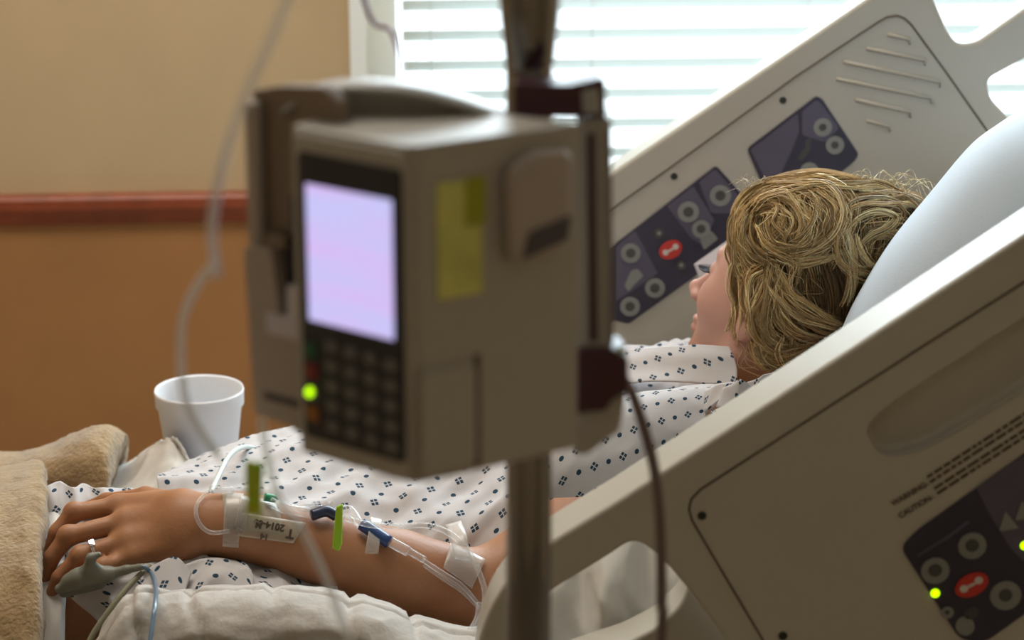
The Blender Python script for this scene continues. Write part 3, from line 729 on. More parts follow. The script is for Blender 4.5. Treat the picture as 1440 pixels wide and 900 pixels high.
# head: local frame (forward, up, near-side)
H = P(1098, 432, 2.45); yaw = math.radians(44); tl = math.radians(18)
U_ = Vector((math.sin(tl), 0, math.cos(tl))); F0 = Vector((-math.cos(tl), 0, math.sin(tl))); L0 = U_.cross(F0)
Fv = F0*math.cos(yaw)-L0*math.sin(yaw); Lv = U_.cross(Fv)
RH = [list(Fv), list(U_), list(Lv)]
def hd(f, u, l): return H+Fv*f+U_*u+Lv*l
S1.ell(hd(-.008, .030, 0), (.094, .088, .074), RH, k=.02)
S1.ell(hd(.030, -.030, 0), (.060, .075, .060), RH, k=.03)
S1.ell(hd(.052, -.085, 0), (.032, .024, .030), RH, k=.03)              # chin / jaw
S1.cone(hd(.0, -.062, .052), hd(.055, -.094, .018), .016, .014, k=.02); S1.cone(hd(.0, -.062, -.052), hd(.055, -.094, -.018), .016, .014, k=.02)
for s_ in (-1, 1):
    S1.ell(hd(.056, -.018, .034*s_), (.024, .022, .022), RH, k=.02)     # cheeks
    S1.ell(hd(.086, .014, .031*s_), (.012, .011, .016), RH, k=.012, sub=True)
    S1.ell(hd(.072, .012, .031*s_), (.013, .012, .014), RH, k=.004)     # eyeball + lid
    S1.ell(hd(.073, .032, .024*s_), (.010, .006, .017), RH, k=.012)     # brow
S1.cone(hd(.088, .010, 0), hd(.113, -.026, 0), .0070, .0095, k=.008)     # nose
S1.ell(hd(.117, -.028, 0), (.0090, .0085, .0090), RH, k=.006)
for s_ in (-1, 1):
    S1.ell(hd(.105, -.033, .011*s_), (.0095, .0070, .0065), RH, k=.005)
    S1.ell(hd(.109, -.0405, .0065*s_), (.0048, .0050, .0032), RH, k=.002, sub=True)
S1.ell(hd(.092, -.056, 0), (.010, .0060, .020), RH, k=.006); S1.ell(hd(.091, -.067, 0), (.010, .0062, .019), RH, k=.006)
S1.ell(hd(.101, -.0615, 0), (.006, .0012, .020), RH, k=.003, sub=True)
S1.ell(hd(.080, -.088, 0), (.016, .014, .018), RH, k=.012)
S1.cone(hd(-.022, -.04, 0), P(1052, 585, 2.46), .050, .050, k=.03)        # neck
S1.ell(hd(-.012, -.010, .071), (.016, .028, .007), RH, k=.006)            # near ear under the hair
S1.ell(hd(-.012, -.010, -.071), (.016, .028, .007), RH, k=.006)
Vb, Qb = S1.mesh()
body = npmesh('person', Vb, Qb, M['skin'])
sm = body.modifiers.new('s', 'SMOOTH'); sm.iterations = 3; sm.factor = .5
tag(body, 'person with curly blonde hair in a printed hospital gown, reclining and looking away', 'person')
BV = BVHTree.FromPolygons([tuple(v) for v in Vb], [tuple(int(i) for i in q) for q in Qb])
def hit(px, py, off=0.0, bv=None, dflt=None):
    d = ray(px, py).normalized(); r = (bv or BV).ray_cast(Vector((0, 0, CZ)), d)
    if r[0] is None: return P(px, py, dflt) if dflt else None
    n = r[1] if r[1].dot(d) < 0 else -r[1]
    return r[0]+n*off
# eyelashes
for s_ in (1, -1):
    V = []; Fc = []
    for k in range(22):
        a = (k/21-.5)*1.9; b0 = hd(.0725+.013*math.cos(a), .008, .031*s_+.0138*math.sin(a)*s_); hh = BV.ray_cast(b0+Fv*.08, -Fv); b0 = hh[0] if hh[0] is not None else b0
        dr = (Fv*math.cos(a)+Lv*math.sin(a)*s_)*.013
        v, f = tube_geo([b0-dr*.3, b0+dr*.5-U_*.0010, b0+dr*.9+U_*.0005, b0+dr*1.05+U_*.0022], .0011, 4, r1=.0002); kk = len(V); V += v; Fc += [tuple(i+kk for i in q) for q in f]
    mk('eyelashes', V, Fc, M['lash'], body)

# -- gown
def PG(cols): return [[np.array(P(px, py, Y)) for (Y, py) in c] for px, c in cols]
gcols = [(222, [(2.64, 716), (2.54, 684), (2.44, 668), (2.35, 672), (2.28, 690), (2.22, 724), (2.18, 776)]),
         (270, [(2.64, 700), (2.54, 660), (2.45, 646), (2.36, 655), (2.28, 685), (2.22, 725), (2.18, 776)]),
         (330, [(2.64, 690), (2.54, 640), (2.45, 626), (2.36, 646), (2.28, 684), (2.22, 722), (2.18, 780)]),
         (430, [(2.66, 680), (2.57, 612), (2.48, 598), (2.38, 630), (2.29, 682), (2.22, 735), (2.18, 800)]),
         (560, [(2.68, 650), (2.60, 585), (2.50, 566), (2.40, 610), (2.30, 680), (2.22, 755), (2.18, 840)]),
         (690, [(2.70, 620), (2.62, 550), (2.52, 531), (2.40, 580), (2.30, 665), (2.22, 750), (2.19, 850)]),
         (800, [(2.72, 600), (2.66, 520), (2.56, 503), (2.42, 555), (2.30, 640), (2.22, 720), (2.19, 800)]),
         (900, [(2.74, 590), (2.68, 508), (2.60, 489), (2.46, 532), (2.32, 610), (2.24, 690), (2.20, 760)]),
         (970, [(2.74, 590), (2.68, 506), (2.60, 486), (2.48, 524), (2.36, 580), (2.26, 660), (2.22, 720)]),
         (1034, [(2.72, 590), (2.66, 512), (2.59, 487), (2.51, 520), (2.42, 548), (2.33, 600), (2.26, 680)])]
def gdisp(u, v, p):
    a = wrinkle(.0095, 5, 15, 2, .55)(u, v, p); fade = 1.0 + .7*min(1, max(0, (u-.45)/.2))
    return a*fade + .003*math.sin(u*22+v*40+noise.noise(Vector((u*9, v*9, 0)))*4)
gown = gridmesh('gown', crgrid(PG(gcols), 16, 14), M['gown'], body, gdisp, .0015, uvrot=math.radians(62))
gown['label'] = 'white hospital gown printed with navy dots and diamonds'
scols = [[(738, 610, 2.20), (740, 640, 2.175), (742, 668, 2.155), (742, 688, 2.145), (742, 702, 2.145)],
         [(796, 578, 2.21), (798, 600, 2.18), (800, 648, 2.15), (800, 678, 2.142), (800, 700, 2.142)],
         [(866, 560, 2.25), (868, 578, 2.215), (870, 630, 2.18), (870, 665, 2.168), (870, 698, 2.165)],
         [(935, 546, 2.29), (935, 562, 2.25), (932, 610, 2.215), (930, 655, 2.20), (928, 694, 2.195)],
         [(1006, 540, 2.33), (1004, 554, 2.285), (992, 590, 2.25), (984, 625, 2.235), (980, 700, 2.225)]]
slv = gridmesh('gown_sleeve', crgrid(gP(scols), 18, 14), M['gown'], body, wrinkle(.003, 5, 10, 8, -.5), .0015, uvrot=math.radians(-3), uvoff=(.004, .004))
# neck band flap and tie bows at the shoulder
flap = gridmesh('gown_collar', crgrid(gP([[(868, 493, 2.47), (868, 506, 2.45), (868, 524, 2.43), (868, 540, 2.41)], [(930, 487, 2.43), (930, 500, 2.415), (930, 518, 2.40), (930, 536, 2.38)],
      [(990, 485, 2.40), (992, 500, 2.385), (995, 516, 2.375), (996, 540, 2.36)], [(1025, 487, 2.385), (1031, 500, 2.375), (1036, 518, 2.365), (1036, 540, 2.35)]]), 12, 10), M['gown'], body, wrinkle(.002, 6, 12, 5, .3), .0015, uvrot=.35)
def bow(pts, seed):
    return gridmesh('gown_tie', crgrid(gP(pts), 8, 8), M['gown'], body, wrinkle(.003, 18, 18, seed, .5), .0012, uvrot=seed)
bow([[(985, 585, 2.26), (992, 548, 2.28)], [(1012, 560, 2.245), (1018, 538, 2.26)], [(1040, 552, 2.235), (1040, 536, 2.25)]], 1)
bow([[(1008, 572, 2.20), (1016, 545, 2.21)], [(1035, 584, 2.185), (1040, 534, 2.19)], [(1062, 574, 2.19), (1066, 548, 2.20)]], 2)
bow([[(1036, 556, 2.24), (1040, 540, 2.24)], [(1062, 560, 2.22), (1070, 530, 2.22)], [(1098, 560, 2.23), (1090, 524, 2.23)]], 3)
bow([[(996, 598, 2.17), (1000, 578, 2.18)], [(1025, 618, 2.16), (1030, 568, 2.165)], [(1052, 606, 2.165), (1056, 576, 2.17)]], 4)
# folds of the gown at and under the hand
u1 = gridmesh('gown_fold', crgrid(gP([[(66, 684, 2.26), (62, 720, 2.235), (64, 790, 2.20)], [(84, 676, 2.27), (82, 716, 2.24), (90, 800, 2.20)], [(104, 686, 2.262), (108, 724, 2.235), (116, 800, 2.19)], [(118, 676, 2.275), (126, 712, 2.245), (140, 790, 2.20)], [(140, 686, 2.268), (150, 712, 2.245), (170, 780, 2.2)], [(175, 684, 2.28), (185, 712, 2.25), (215, 770, 2.2)], [(232, 694, 2.28), (236, 716, 2.25), (250, 770, 2.2)]]), 9, 16), M['gown'], body, wrinkle(.003, 30, 6, 4, 0), .0015, uvrot=.1)
u2 = gridmesh('gown_fold', crgrid(gP([[(60, 790, 2.16), (92, 832, 2.12), (146, 885, 2.09)], [(130, 780, 2.155), (150, 815, 2.115), (168, 872, 2.085)], [(215, 772, 2.14), (225, 805, 2.105), (232, 850, 2.075)], [(300, 776, 2.14), (312, 800, 2.10), (318, 850, 2.07)], [(380, 790, 2.15), (385, 812, 2.11), (392, 850, 2.07)], [(470, 815, 2.15), (475, 836, 2.11), (480, 860, 2.07)]]), 12, 14), M['gown'], body, wrinkle(.007, 12, 20, 9, .9), .0015, uvrot=.9)
u3 = gridmesh('gown_fold', crgrid(gP([[(206, 800, 2.09), (196, 826, 2.075), (190, 850, 2.06)], [(246, 783, 2.095), (240, 815, 2.075), (236, 850, 2.055)], [(270, 806, 2.09), (262, 826, 2.07), (256, 850, 2.055)]]), 10, 10), M['gown'], body, None, .0015, uvrot=.5)
u4 = gridmesh('gown_fold', crgrid(gP([[(255, 796, 2.105), (258, 826, 2.08), (262, 852, 2.06)], [(290, 781, 2.11), (300, 806, 2.085), (320, 850, 2.06)], [(340, 788, 2.108), (345, 815, 2.085), (350, 848, 2.06)], [(354, 800, 2.10), (356, 825, 2.08), (352, 850, 2.06)]]), 10, 10), M['gown'], body, wrinkle(.004, 20, 20, 6, .6), .0015, uvrot=.2)

# -- hair: scalp volume, then locks of fine strands lying over it
SH = SDF(np.arange(.12, .62, .005), np.arange(2.26, 2.62, .005), np.arange(.76, 1.16, .005))
for x, y, Y, r in ((1105, 332, 2.445, .066), (1150, 325, 2.44, .070), (1205, 330, 2.45, .062), (1252, 322, 2.46, .040), (1278, 300, 2.46, .022), (1118, 400, 2.43, .060), (1165, 395, 2.43, .064), (1205, 385, 2.44, .055), (1098, 440, 2.41, .042), (1130, 455, 2.415, .045), (1160, 450, 2.42, .045), (1095, 490, 2.41, .028), (1140, 490, 2.42, .030)):
    SH.ell(P(x, y, Y), (r, r*.95, r), k=.02)
Vh, Qh = SH.mesh()
scalp = npmesh('hair', Vh, Qh, M['scalp'], body); scalp['label'] = 'loose curly blonde hair, with shade painted in beneath'
BH = BVHTree.FromPolygons([tuple(v) for v in Vh], [tuple(int(i) for i in q) for q in Qh])
hv = []; hf = []; hc = []
def strand(path, r0, r1, col):
    v, f = tube_geo(path, r0, 3, False, r1); k = sum(map(len, hv)) if False else strand.n
    hv.append(v); hf.extend([tuple(i+k for i in q) for q in f]); hc.extend([col]*len(v)); strand.n += len(v)
strand.n = 0
PAL = [(0.84, 0.62, 0.31), (0.68, 0.46, 0.20), (0.48, 0.29, 0.11), (0.96, 0.80, 0.50), (0.32, 0.18, 0.065), (0.88, 0.69, 0.38)]
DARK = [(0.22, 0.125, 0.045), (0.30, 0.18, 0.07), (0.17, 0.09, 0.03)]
def lock(pts, width=18, n=55, pal=PAL, lift=.008, taper=.35, thick=.007, curl=0.0, wild=1.0):
    base = []; last = None
    pts = [p for p in cat_rom(pts, 5)]
    for p in pts:
        h = hit(p[0], p[1], 0, BH)
        if h is None: h = P(p[0], p[1], last if last else 2.42)
        last = h.y; base.append(h)
    ys = np.array([b.y for b in base]); k_ = np.array([.25, .5, .25])
    for _ in range(4): ys = np.convolve(np.pad(ys, 1, 'edge'), k_, 'valid')
    base = [P(p[0], p[1], y) for p, y in zip(pts, ys)]; m_ = len(base)
    tint = random.uniform(.6, 1.25)
    for s in range(n):
        a = random.uniform(-1, 1); b = random.uniform(0, 1)*math.sqrt(max(0, 1-a*a)); ph = random.uniform(0, 6.28); fr = random.uniform(.5, 1.6); am = random.uniform(0, .12)*wild
        st_, en = (random.uniform(0, .12), random.uniform(.82, 1.0)); i0, i1 = int(st_*(m_-1)), max(int(en*(m_-1)), 3)
        path = []
        for i in range(i0, i1+1):
            t = i/(m_-1); q0, q1 = pts[max(i-1, 0)], pts[min(i+1, m_-1)]; d = np.array(q1[:2])-np.array(q0[:2]); L = np.linalg.norm(d)+1e-6; nn = np.array((-d[1], d[0]))/L
            env = taper+(1-taper)*math.sin(math.pi*min(1, max(.0, t*.9+.08)))
            off = (a+am*math.sin(ph+fr*6.28*t)*2)*width*.5*env+curl*math.sin(t*6.28)
            pp = P(pts[i][0]+nn[0]*off, pts[i][1]+nn[1]*off, ys[i]-lift-thick*b*env-.004*math.sin(math.pi*t))
            path.append(pp)
        if len(path) < 3: continue
        c = np.array(random.choice(pal))*random.uniform(.75, 1.25)*tint
        strand(path, random.uniform(.0004, .0007), .00025, tuple(np.clip(c, 0, 1)))
# under layer: locks falling behind, inner shade put into their brown colour
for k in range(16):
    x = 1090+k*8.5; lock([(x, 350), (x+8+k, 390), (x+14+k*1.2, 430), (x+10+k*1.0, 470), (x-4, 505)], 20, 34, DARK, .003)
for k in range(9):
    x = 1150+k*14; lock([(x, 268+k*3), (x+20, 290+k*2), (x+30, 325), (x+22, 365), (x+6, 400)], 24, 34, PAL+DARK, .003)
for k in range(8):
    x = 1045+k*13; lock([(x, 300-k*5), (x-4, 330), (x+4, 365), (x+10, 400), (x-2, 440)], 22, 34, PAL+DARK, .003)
LK = [ # top sweep and big curl
 [(1196, 262), (1160, 252), (1120, 255), (1080, 262), (1050, 280), (1034, 306), (1030, 335)],
 [(1230, 268), (1190, 256), (1150, 257), (1110, 262), (1080, 272)],
 [(1270, 275), (1235, 262), (1200, 262), (1165, 262), (1130, 268)],
 [(1090, 262), (1130, 252), (1168, 262), (1192, 288), (1188, 320), (1165, 345), (1130, 358), (1108, 362)],
 [(1100, 272), (1135, 262), (1163, 276), (1180, 300), (1172, 326), (1150, 345), (1120, 352)],
 [(1118, 270), (1144, 280), (1156, 300), (1148, 325), (1128, 342), (1104, 346)],
 [(1058, 296), (1072, 278), (1100, 275), (1120, 290), (1126, 312), (1116, 332), (1094, 340)],
 [(1048, 292), (1034, 314), (1032, 342), (1036, 374), (1046, 402), (1048, 430)],
 [(1126, 276), (1130, 296), (1142, 318), (1138, 340), (1120, 360), (1118, 384)],
 [(1150, 262), (1172, 290), (1168, 320), (1182, 345), (1204, 372)],
 [(1064, 306), (1082, 296), (1100, 304), (1104, 320), (1090, 334), (1074, 346)],
 [(1078, 284), (1092, 300), (1090, 322), (1106, 340), (1100, 360)],
 [(1045, 290), (1034, 315), (1036, 342), (1050, 362), (1075, 376)],
 [(1056, 300), (1046, 322), (1052, 344), (1070, 360), (1092, 366)],
 [(1070, 322), (1080, 342), (1100, 352), (1125, 350), (1150, 338)],
 [(1034, 330), (1030, 352), (1040, 378), (1052, 392)],
 # side locks
 [(1062, 372), (1042, 384), (1037, 410), (1042, 436), (1038, 462), (1030, 482)],
 [(1070, 378), (1054, 392), (1050, 420), (1056, 446), (1046, 472)],
 [(1088, 366), (1082, 390), (1074, 415), (1064, 442), (1070, 470), (1092, 490), (1124, 492), (1150, 484)],
 [(1094, 372), (1090, 396), (1082, 424), (1078, 452), (1092, 476), (1120, 484)],
 [(1080, 362), (1094, 390), (1110, 416), (1138, 438), (1168, 452), (1194, 461)],
 [(1084, 368), (1090, 396), (1106, 424), (1132, 448), (1165, 460), (1190, 464)],
 [(1092, 400), (1094, 430), (1106, 456), (1130, 472), (1158, 476)],
 [(1098, 356), (1120, 366), (1148, 362), (1172, 350), (1186, 332)],
 [(1080, 350), (1100, 362), (1118, 372), (1118, 392), (1108, 410)],
 # right side
 [(1180, 300), (1178, 334), (1186, 362), (1206, 382), (1232, 388)],
 [(1192, 318), (1212, 302), (1240, 294), (1262, 300), (1250, 318), (1228, 328), (1216, 350), (1224, 376)],
 [(1200, 335), (1204, 360), (1220, 378), (1240, 378)],
 [(1238, 330), (1256, 326), (1262, 340), (1250, 356), (1232, 352)],
 [(1250, 292), (1268, 282), (1288, 288), (1292, 304), (1278, 314), (1260, 308)],
 [(1186, 290), (1210, 280), (1240, 278), (1268, 280), (1290, 290)],
 [(1176, 300), (1196, 340), (1200, 376), (1196, 410), (1186, 436)],
 # bottom
 [(1060, 488), (1076, 508), (1098, 506), (1122, 500), (1150, 492)],
 [(1054, 470), (1062, 498), (1080, 516), (1108, 512)],
 [(1104, 476), (1100, 500), (1110, 520), (1134, 512)],
]
WD_ = [20, 16, 16, 22, 18, 18, 20, 12, 22, 18, 18, 20, 18, 16, 18, 12, 18, 14, 22, 16, 20, 16, 18, 16, 14, 18, 20, 12, 12, 18, 16, 14, 14, 12, 12]
for i, l in enumerate(LK): lock(l, WD_[i]*1.15, 64, PAL, .008, wild=1.8)
for rep in range(3):
    for i, l in enumerate(LK):
        dx, dy = random.uniform(-9, 9), random.uniform(-7, 7); q = [(x+dx+random.uniform(-4, 4), y+dy+random.uniform(-4, 4)) for x, y in l]
        if i < 12: q = [(max(x, 1034), max(y, 258)) for x, y in q]
        lock(q, random.uniform(4, 10), random.randint(10, 24), PAL, random.uniform(.012, .020), taper=.2, thick=.004, wild=2.5)
# loose single strands that break up the locks
for k in range(480):
    l = random.choice(LK); pts = cat_rom(l, 5); a, b = random.gauss(0, 8), random.gauss(0, 7); ph = random.uniform(0, 6.28); am = random.uniform(1, 5); fr = random.uniform(.5, 1.4)
    i0 = random.randint(0, len(pts)//3); i1 = random.randint(2*len(pts)//3, len(pts)); path = []; last = None; lf = random.uniform(.016, .026)
    for i in range(i0, i1):
        x = pts[i][0]+a*(1+.3*math.sin(i*.2+ph))+am*math.sin(ph+fr*i*.35); y = pts[i][1]+b+am*math.cos(ph+fr*i*.35)
        h = hit(x, y, 0, BH)
        if h is None: break
        path.append(P(x, y, h.y-lf))
    if len(path) > 6:
        ys = np.array([v.y for v in path])
        for _ in range(6): ys = np.convolve(np.pad(ys, 1, 'edge'), [.25, .5, .25], 'valid')
        for v, yy in zip(path, ys): v.y = yy
        strand(path, random.uniform(.0003, .0005), .0002, tuple(np.clip(np.array(random.choice(PAL))*random.uniform(.85, 1.25), 0, 1)))
# flyaway wisps
for k in range(48):
    x = random.uniform(1180, 1280); y = 262+random.uniform(-4, 10); L = random.uniform(20, 55)
    q = [(x, y), (x+L*.3, y-random.uniform(6, 22)), (x+L*.7, y-random.uniform(0, 20)), (x+L, y+random.uniform(-6, 26))]
    strand([P(a, b, 2.44+random.uniform(-.02, .02)) for a, b in cat_rom(q, 5)], .0004, .0002, (0.86, 0.70, 0.36))
for k in range(50):
    x = random.uniform(1040, 1180); y = random.uniform(255, 275); q = [(x, y), (x+random.uniform(-14, 14), y-random.uniform(4, 14)), (x+random.uniform(-26, 26), y-random.uniform(-2, 10))]
    strand([P(a, b, 2.42+random.uniform(-.02, .02)) for a, b in cat_rom(q, 5)], .0003, .0002, (0.75, 0.62, 0.36))
for k in range(50):
    x = random.uniform(1035, 1150); y = random.uniform(380, 500); q = [(x, y), (x+random.uniform(-10, 20), y+20), (x+random.uniform(-16, 40), y+random.uniform(20, 45))]
    yy = (hit(x, y, 0, BH) or P(x, y, 2.37)).y
    strand([P(a, b, yy-.02) for a, b in cat_rom(q, 5)], .0003, .0002, (0.70, 0.52, 0.26))
allv = [v for c in hv for v in c]
hair = mk('hair_locks', allv, hf, M['hair'], scalp)
ca = hair.data.color_attributes.new('Col', 'FLOAT_COLOR', 'POINT')
ca.data.foreach_set('color', np.concatenate([np.array(hc), np.ones((len(hc), 1))], 1).astype(np.float32).ravel())
# small maroon cloth under the hair
o = gridmesh('headband', crgrid(gP([[(1118, 528, 2.30), (1135, 500, 2.36)], [(1150, 508, 2.30), (1162, 484, 2.36)], [(1196, 480, 2.31), (1196, 464, 2.36)]]), 8, 6), M['bandcloth'], None, None, .006)
tag(o, 'sliver of maroon cloth between the blonde hair and the near rail', 'cloth')

# ================================================================== BLANKETS, QUILT, CUP, CARD
def fdisp(amp):
    def f(u, v, p): return amp*noise.noise(Vector((u*9, v*9, 1)))+.003*noise.noise(Vector((u*45, v*45, 2)))+.0012*noise.noise(Vector((u*160, v*160, 3)))
    return f
bk = empty('fleece_blanket', P(-100, 800, 2.15), 'tan fleece blanket turned back over the legs, its thick fold at the far side', 'blanket')
gridmesh('near_layer', crgrid(gP([
   [(-260, 640, 2.40), (-260, 668, 2.28), (-260, 720, 2.16), (-260, 800, 2.06), (-260, 960, 1.98)],
   [(-120, 646, 2.40), (-120, 672, 2.28), (-120, 724, 2.16), (-120, 800, 2.06), (-120, 960, 1.98)],
   [(0, 654, 2.38), (0, 678, 2.27), (0, 730, 2.16), (0, 800, 2.07), (0, 960, 1.98)],
   [(40, 648, 2.38), (40, 672, 2.27), (38, 726, 2.16), (38, 800, 2.07), (34, 960, 1.98)],
   [(62, 650, 2.38), (63, 674, 2.275), (60, 726, 2.17), (58, 800, 2.08), (52, 960, 1.99)],
   [(66, 668, 2.38), (68, 690, 2.29), (65, 740, 2.19), (63, 810, 2.10), (58, 960, 2.01)]]), 8, 18), M['fleece'], bk, fdisp(.006), .012)
gridmesh('far_fold', crgrid(gP([
   [(-260, 700, 2.50), (-260, 640, 2.52), (-260, 612, 2.60), (-260, 625, 2.72)],
   [(-100, 700, 2.50), (-100, 650, 2.52), (-100, 618, 2.60), (-100, 630, 2.72)],
   [(-10, 700, 2.48), (-10, 660, 2.50), (0, 637, 2.58), (0, 645, 2.72)],
   [(50, 704, 2.47), (52, 655, 2.49), (58, 629, 2.57), (60, 640, 2.72)],
   [(100, 704, 2.46), (104, 642, 2.48), (110, 608, 2.56), (112, 625, 2.72)],
   [(138, 700, 2.45), (142, 636, 2.48), (146, 600, 2.56), (148, 620, 2.72)],
   [(150, 700, 2.45), (158, 640, 2.50), (166, 606, 2.57), (166, 625, 2.72)],
   [(150, 700, 2.52), (166, 650, 2.55), (178, 620, 2.60), (176, 640, 2.72)],
   [(146, 700, 2.60), (160, 660, 2.62), (176, 640, 2.64), (172, 660, 2.72)]]), 8, 12), M['fleece'], bk, fdisp(.005), .012)
ws = gridmesh('top_sheet', crgrid(gP([[(40, 680, 2.30), (44, 760, 2.19), (44, 830, 2.13), (44, 960, 2.05)], [(72, 684, 2.29), (70, 760, 2.185), (70, 830, 2.125), (66, 960, 2.045)], [(88, 690, 2.29), (84, 760, 2.185), (86, 830, 2.125), (88, 960, 2.05)], [(96, 700, 2.30), (92, 770, 2.20), (92, 850, 2.13), (94, 960, 2.06)]]), 8, 14), M['sheet'], None, wrinkle(.002, 30, 8, 3), .003)
tag(ws, 'narrow strip of white top sheet showing at the near fleece edge', 'sheet')
def qdisp(u, v, p):
    a = .006*noise.noise(Vector((u*12, v*12, 0)))
    w_ = .022*noise.noise(Vector((u*11, v*11, 7)))
    gx = abs(((u+w_)*14) % 1-.5)*2; gy = abs(((v+w_)*14) % 1-.5)*2
    st_ = -math.exp(-((1-gx)/.12)**2)-math.exp(-((1-gy)/.12)**2)
    return a+.006*st_+.0022*ridged(u*30, v*30, 2, 2)
qt = gridmesh('quilted_pad', crgrid(gP([
   [(140, 930, 2.06), (128, 920, 2.02), (124, 940, 1.99), (118, 1000, 1.97)],
   [(166, 858, 2.07), (154, 880, 2.02), (148, 915, 1.98), (140, 1000, 1.95)],
   [(200, 838, 2.075), (190, 828, 2.03), (184, 870, 1.98), (178, 1000, 1.94)],
   [(240, 835, 2.09), (235, 826, 2.04), (230, 870, 1.99), (225, 1000, 1.94)],
   [(300, 835, 2.09), (300, 828, 2.04), (296, 870, 1.98), (290, 1000, 1.93)],
   [(420, 838, 2.09), (420, 826, 2.05), (416, 868, 1.98), (410, 1000, 1.93)],
   [(520, 852, 2.09), (520, 842, 2.05), (516, 880, 1.98), (510, 1000, 1.93)],
   [(590, 876, 2.09), (590, 866, 2.05), (584, 905, 1.98), (580, 1000, 1.93)],
   [(650, 896, 2.09), (646, 886, 2.05), (640, 920, 1.98), (636, 1000, 1.93)],
   [(720, 892, 2.08), (716, 884, 2.04), (712, 920, 1.98), (706, 1000, 1.93)]]), 10, 22), M['quilt'], None, qdisp, .006)
tag(qt, 'white quilted pad bunched under the forearm along the near edge of the bed', 'pad')
# inner drape seen through the rail opening
dr = gridmesh('draw_sheet', crgrid(gP([[(700, 800, 2.0), (700, 850, 1.97), (690, 960, 1.94)], [(760, 790, 2.0), (760, 850, 1.96), (750, 960, 1.93)], [(820, 765, 2.01), (815, 830, 1.985), (810, 960, 1.935)], [(850, 752, 2.0), (850, 830, 1.955), (845, 960, 1.935)], [(900, 730, 2.01), (905, 830, 1.98), (905, 960, 1.94)], [(950, 730, 2.0), (955, 830, 1.96), (960, 960, 1.94)], [(1040, 730, 2.02), (1040, 860, 1.98), (1040, 960, 1.95)]]), 10, 16), M['sheet'], None, wrinkle(.004, 26, 7, 12, .25), .003)
tag(dr, 'creased white sheet hanging in the gap of the near side rail', 'sheet')
bs = gridmesh('bunched_sheet', crgrid(gP([[(120, 720, 2.46), (126, 690, 2.50), (132, 668, 2.62), (136, 668, 2.76)], [(170, 720, 2.46), (174, 688, 2.52), (178, 655, 2.62), (182, 650, 2.76)],
   [(205, 715, 2.47), (208, 672, 2.53), (212, 632, 2.60), (214, 630, 2.74)], [(232, 712, 2.46), (236, 664, 2.52), (242, 622, 2.575), (240, 616, 2.585)], [(250, 712, 2.46), (256, 680, 2.50), (268, 660, 2.545), (270, 655, 2.55)]]), 12, 12), M['sheet'], None, wrinkle(.004, 20, 10, 3, .6), .002)
tag(bs, 'cream sheet bunched up between the far fleece fold and the foam cup', 'sheet')
# cup
def cup():
    c = P(280, 546, 2.64); s = scale(280, 546, 2.64); R = 63*s; zt = c.z; hgt = .138; rb = R*.68
    e = empty('foam_cup', (c.x, c.y, zt-hgt), 'white foam cup with a rolled rim standing on the far side of the bed', 'cup')
    prof = [(0, .004), (rb*.9, .004), (rb*.96, 0), (rb, .004), (R*.93, hgt-.024), (R*.985, hgt-.020), (R*.99, hgt-.006), (R, hgt-.003), (R*.985, hgt), (R*.95, hgt-.003), (R*.90, hgt-.03), (rb*.93, .010), (0, .010)]
    lathe('cup_body', prof, (c.x, c.y, zt-hgt), M['cuplm'], e)
cup()
def card():
    fr = [P(976, 372, 2.80), P(1024, 338, 2.79), P(1032, 372, 2.77), P(992, 412, 2.79)]
    o = slab('paper_card', fr, [v+Vector((0, .002, 0)) for v in fr], M['card'], None, 0)
    tag(o, 'small blank white card between the face and the far control panel', 'card')
card()
bl2 = gridmesh('far_pillowcase', crgrid(gP([[(1030, 335, 2.66), (1026, 360, 2.64), (1002, 420, 2.62)], [(1045, 330, 2.66), (1045, 360, 2.64), (1035, 440, 2.62)], [(1080, 330, 2.66), (1080, 370, 2.64), (1080, 450, 2.62)]]), 8, 8), M['pillow'], None, None, .01)
tag(bl2, 'pale blue cloth edge showing just past the brow of the face', 'cloth')

# ================================================================== INTRAVENOUS LINE ON THE ARM
def armtube(name, pts, r, m, off=.004, parent=None, ns=10, flat=1.0):
    q = []
    for p in pts:
        o_ = p[2] if len(p) > 2 else off
        h = hit(p[0], p[1], o_)
        q.append(h if h is not None else None)
    ys = [v.y if v is not None and v.y < 2.3 else None for v in q]; good = [y for y in ys if y is not None]; base = sum(good)/len(good) if good else 2.13
    q = [v if (v is not None and v.y < 2.3) else P(p[0], p[1], base+.0) for v, p in zip(q, pts)]
    return tube(name, q, r, m, parent, 7, ns, None, flat)
def conform(name, quad, m, parent=None, off=.0012, n=10, dflt=2.14, thick=.0006):
    a, b, c, d = [np.array(q, float) for q in quad]; Gd = np.zeros((n, n, 3))
    for i in range(n):
        for j in range(n):
            s, t = i/(n-1), j/(n-1); p = (a*(1-s)+b*s)*(1-t)+(d*(1-s)+c*s)*t
            h = hit(p[0], p[1], off)
            if h is None or h.y > dflt+.05: h = P(p[0], p[1], dflt-off)
            Gd[i, j] = h
    return gridmesh(name, Gd, m, parent, None, thick)
e = empty('iv_dressing', P(370, 730, 2.12), 'clear film dressing with a dated strip on the inner wrist', 'dressing')
conform('dressing_film', [(312, 694), (392, 706), (398, 752), (318, 744)], M['dress'], e, .0015)
conform('date_strip', [(340, 722), (430, 737), (412, 764), (330, 752)], M['dress'], e, .0026)
conform('tape_strip', [(318, 694), (342, 698), (336, 768), (314, 766)], M['tape'], e, .0032)
conform('tape_strip', [(338, 700), (330, 740), (344, 748), (352, 706)], M['tape'], e, .0036)
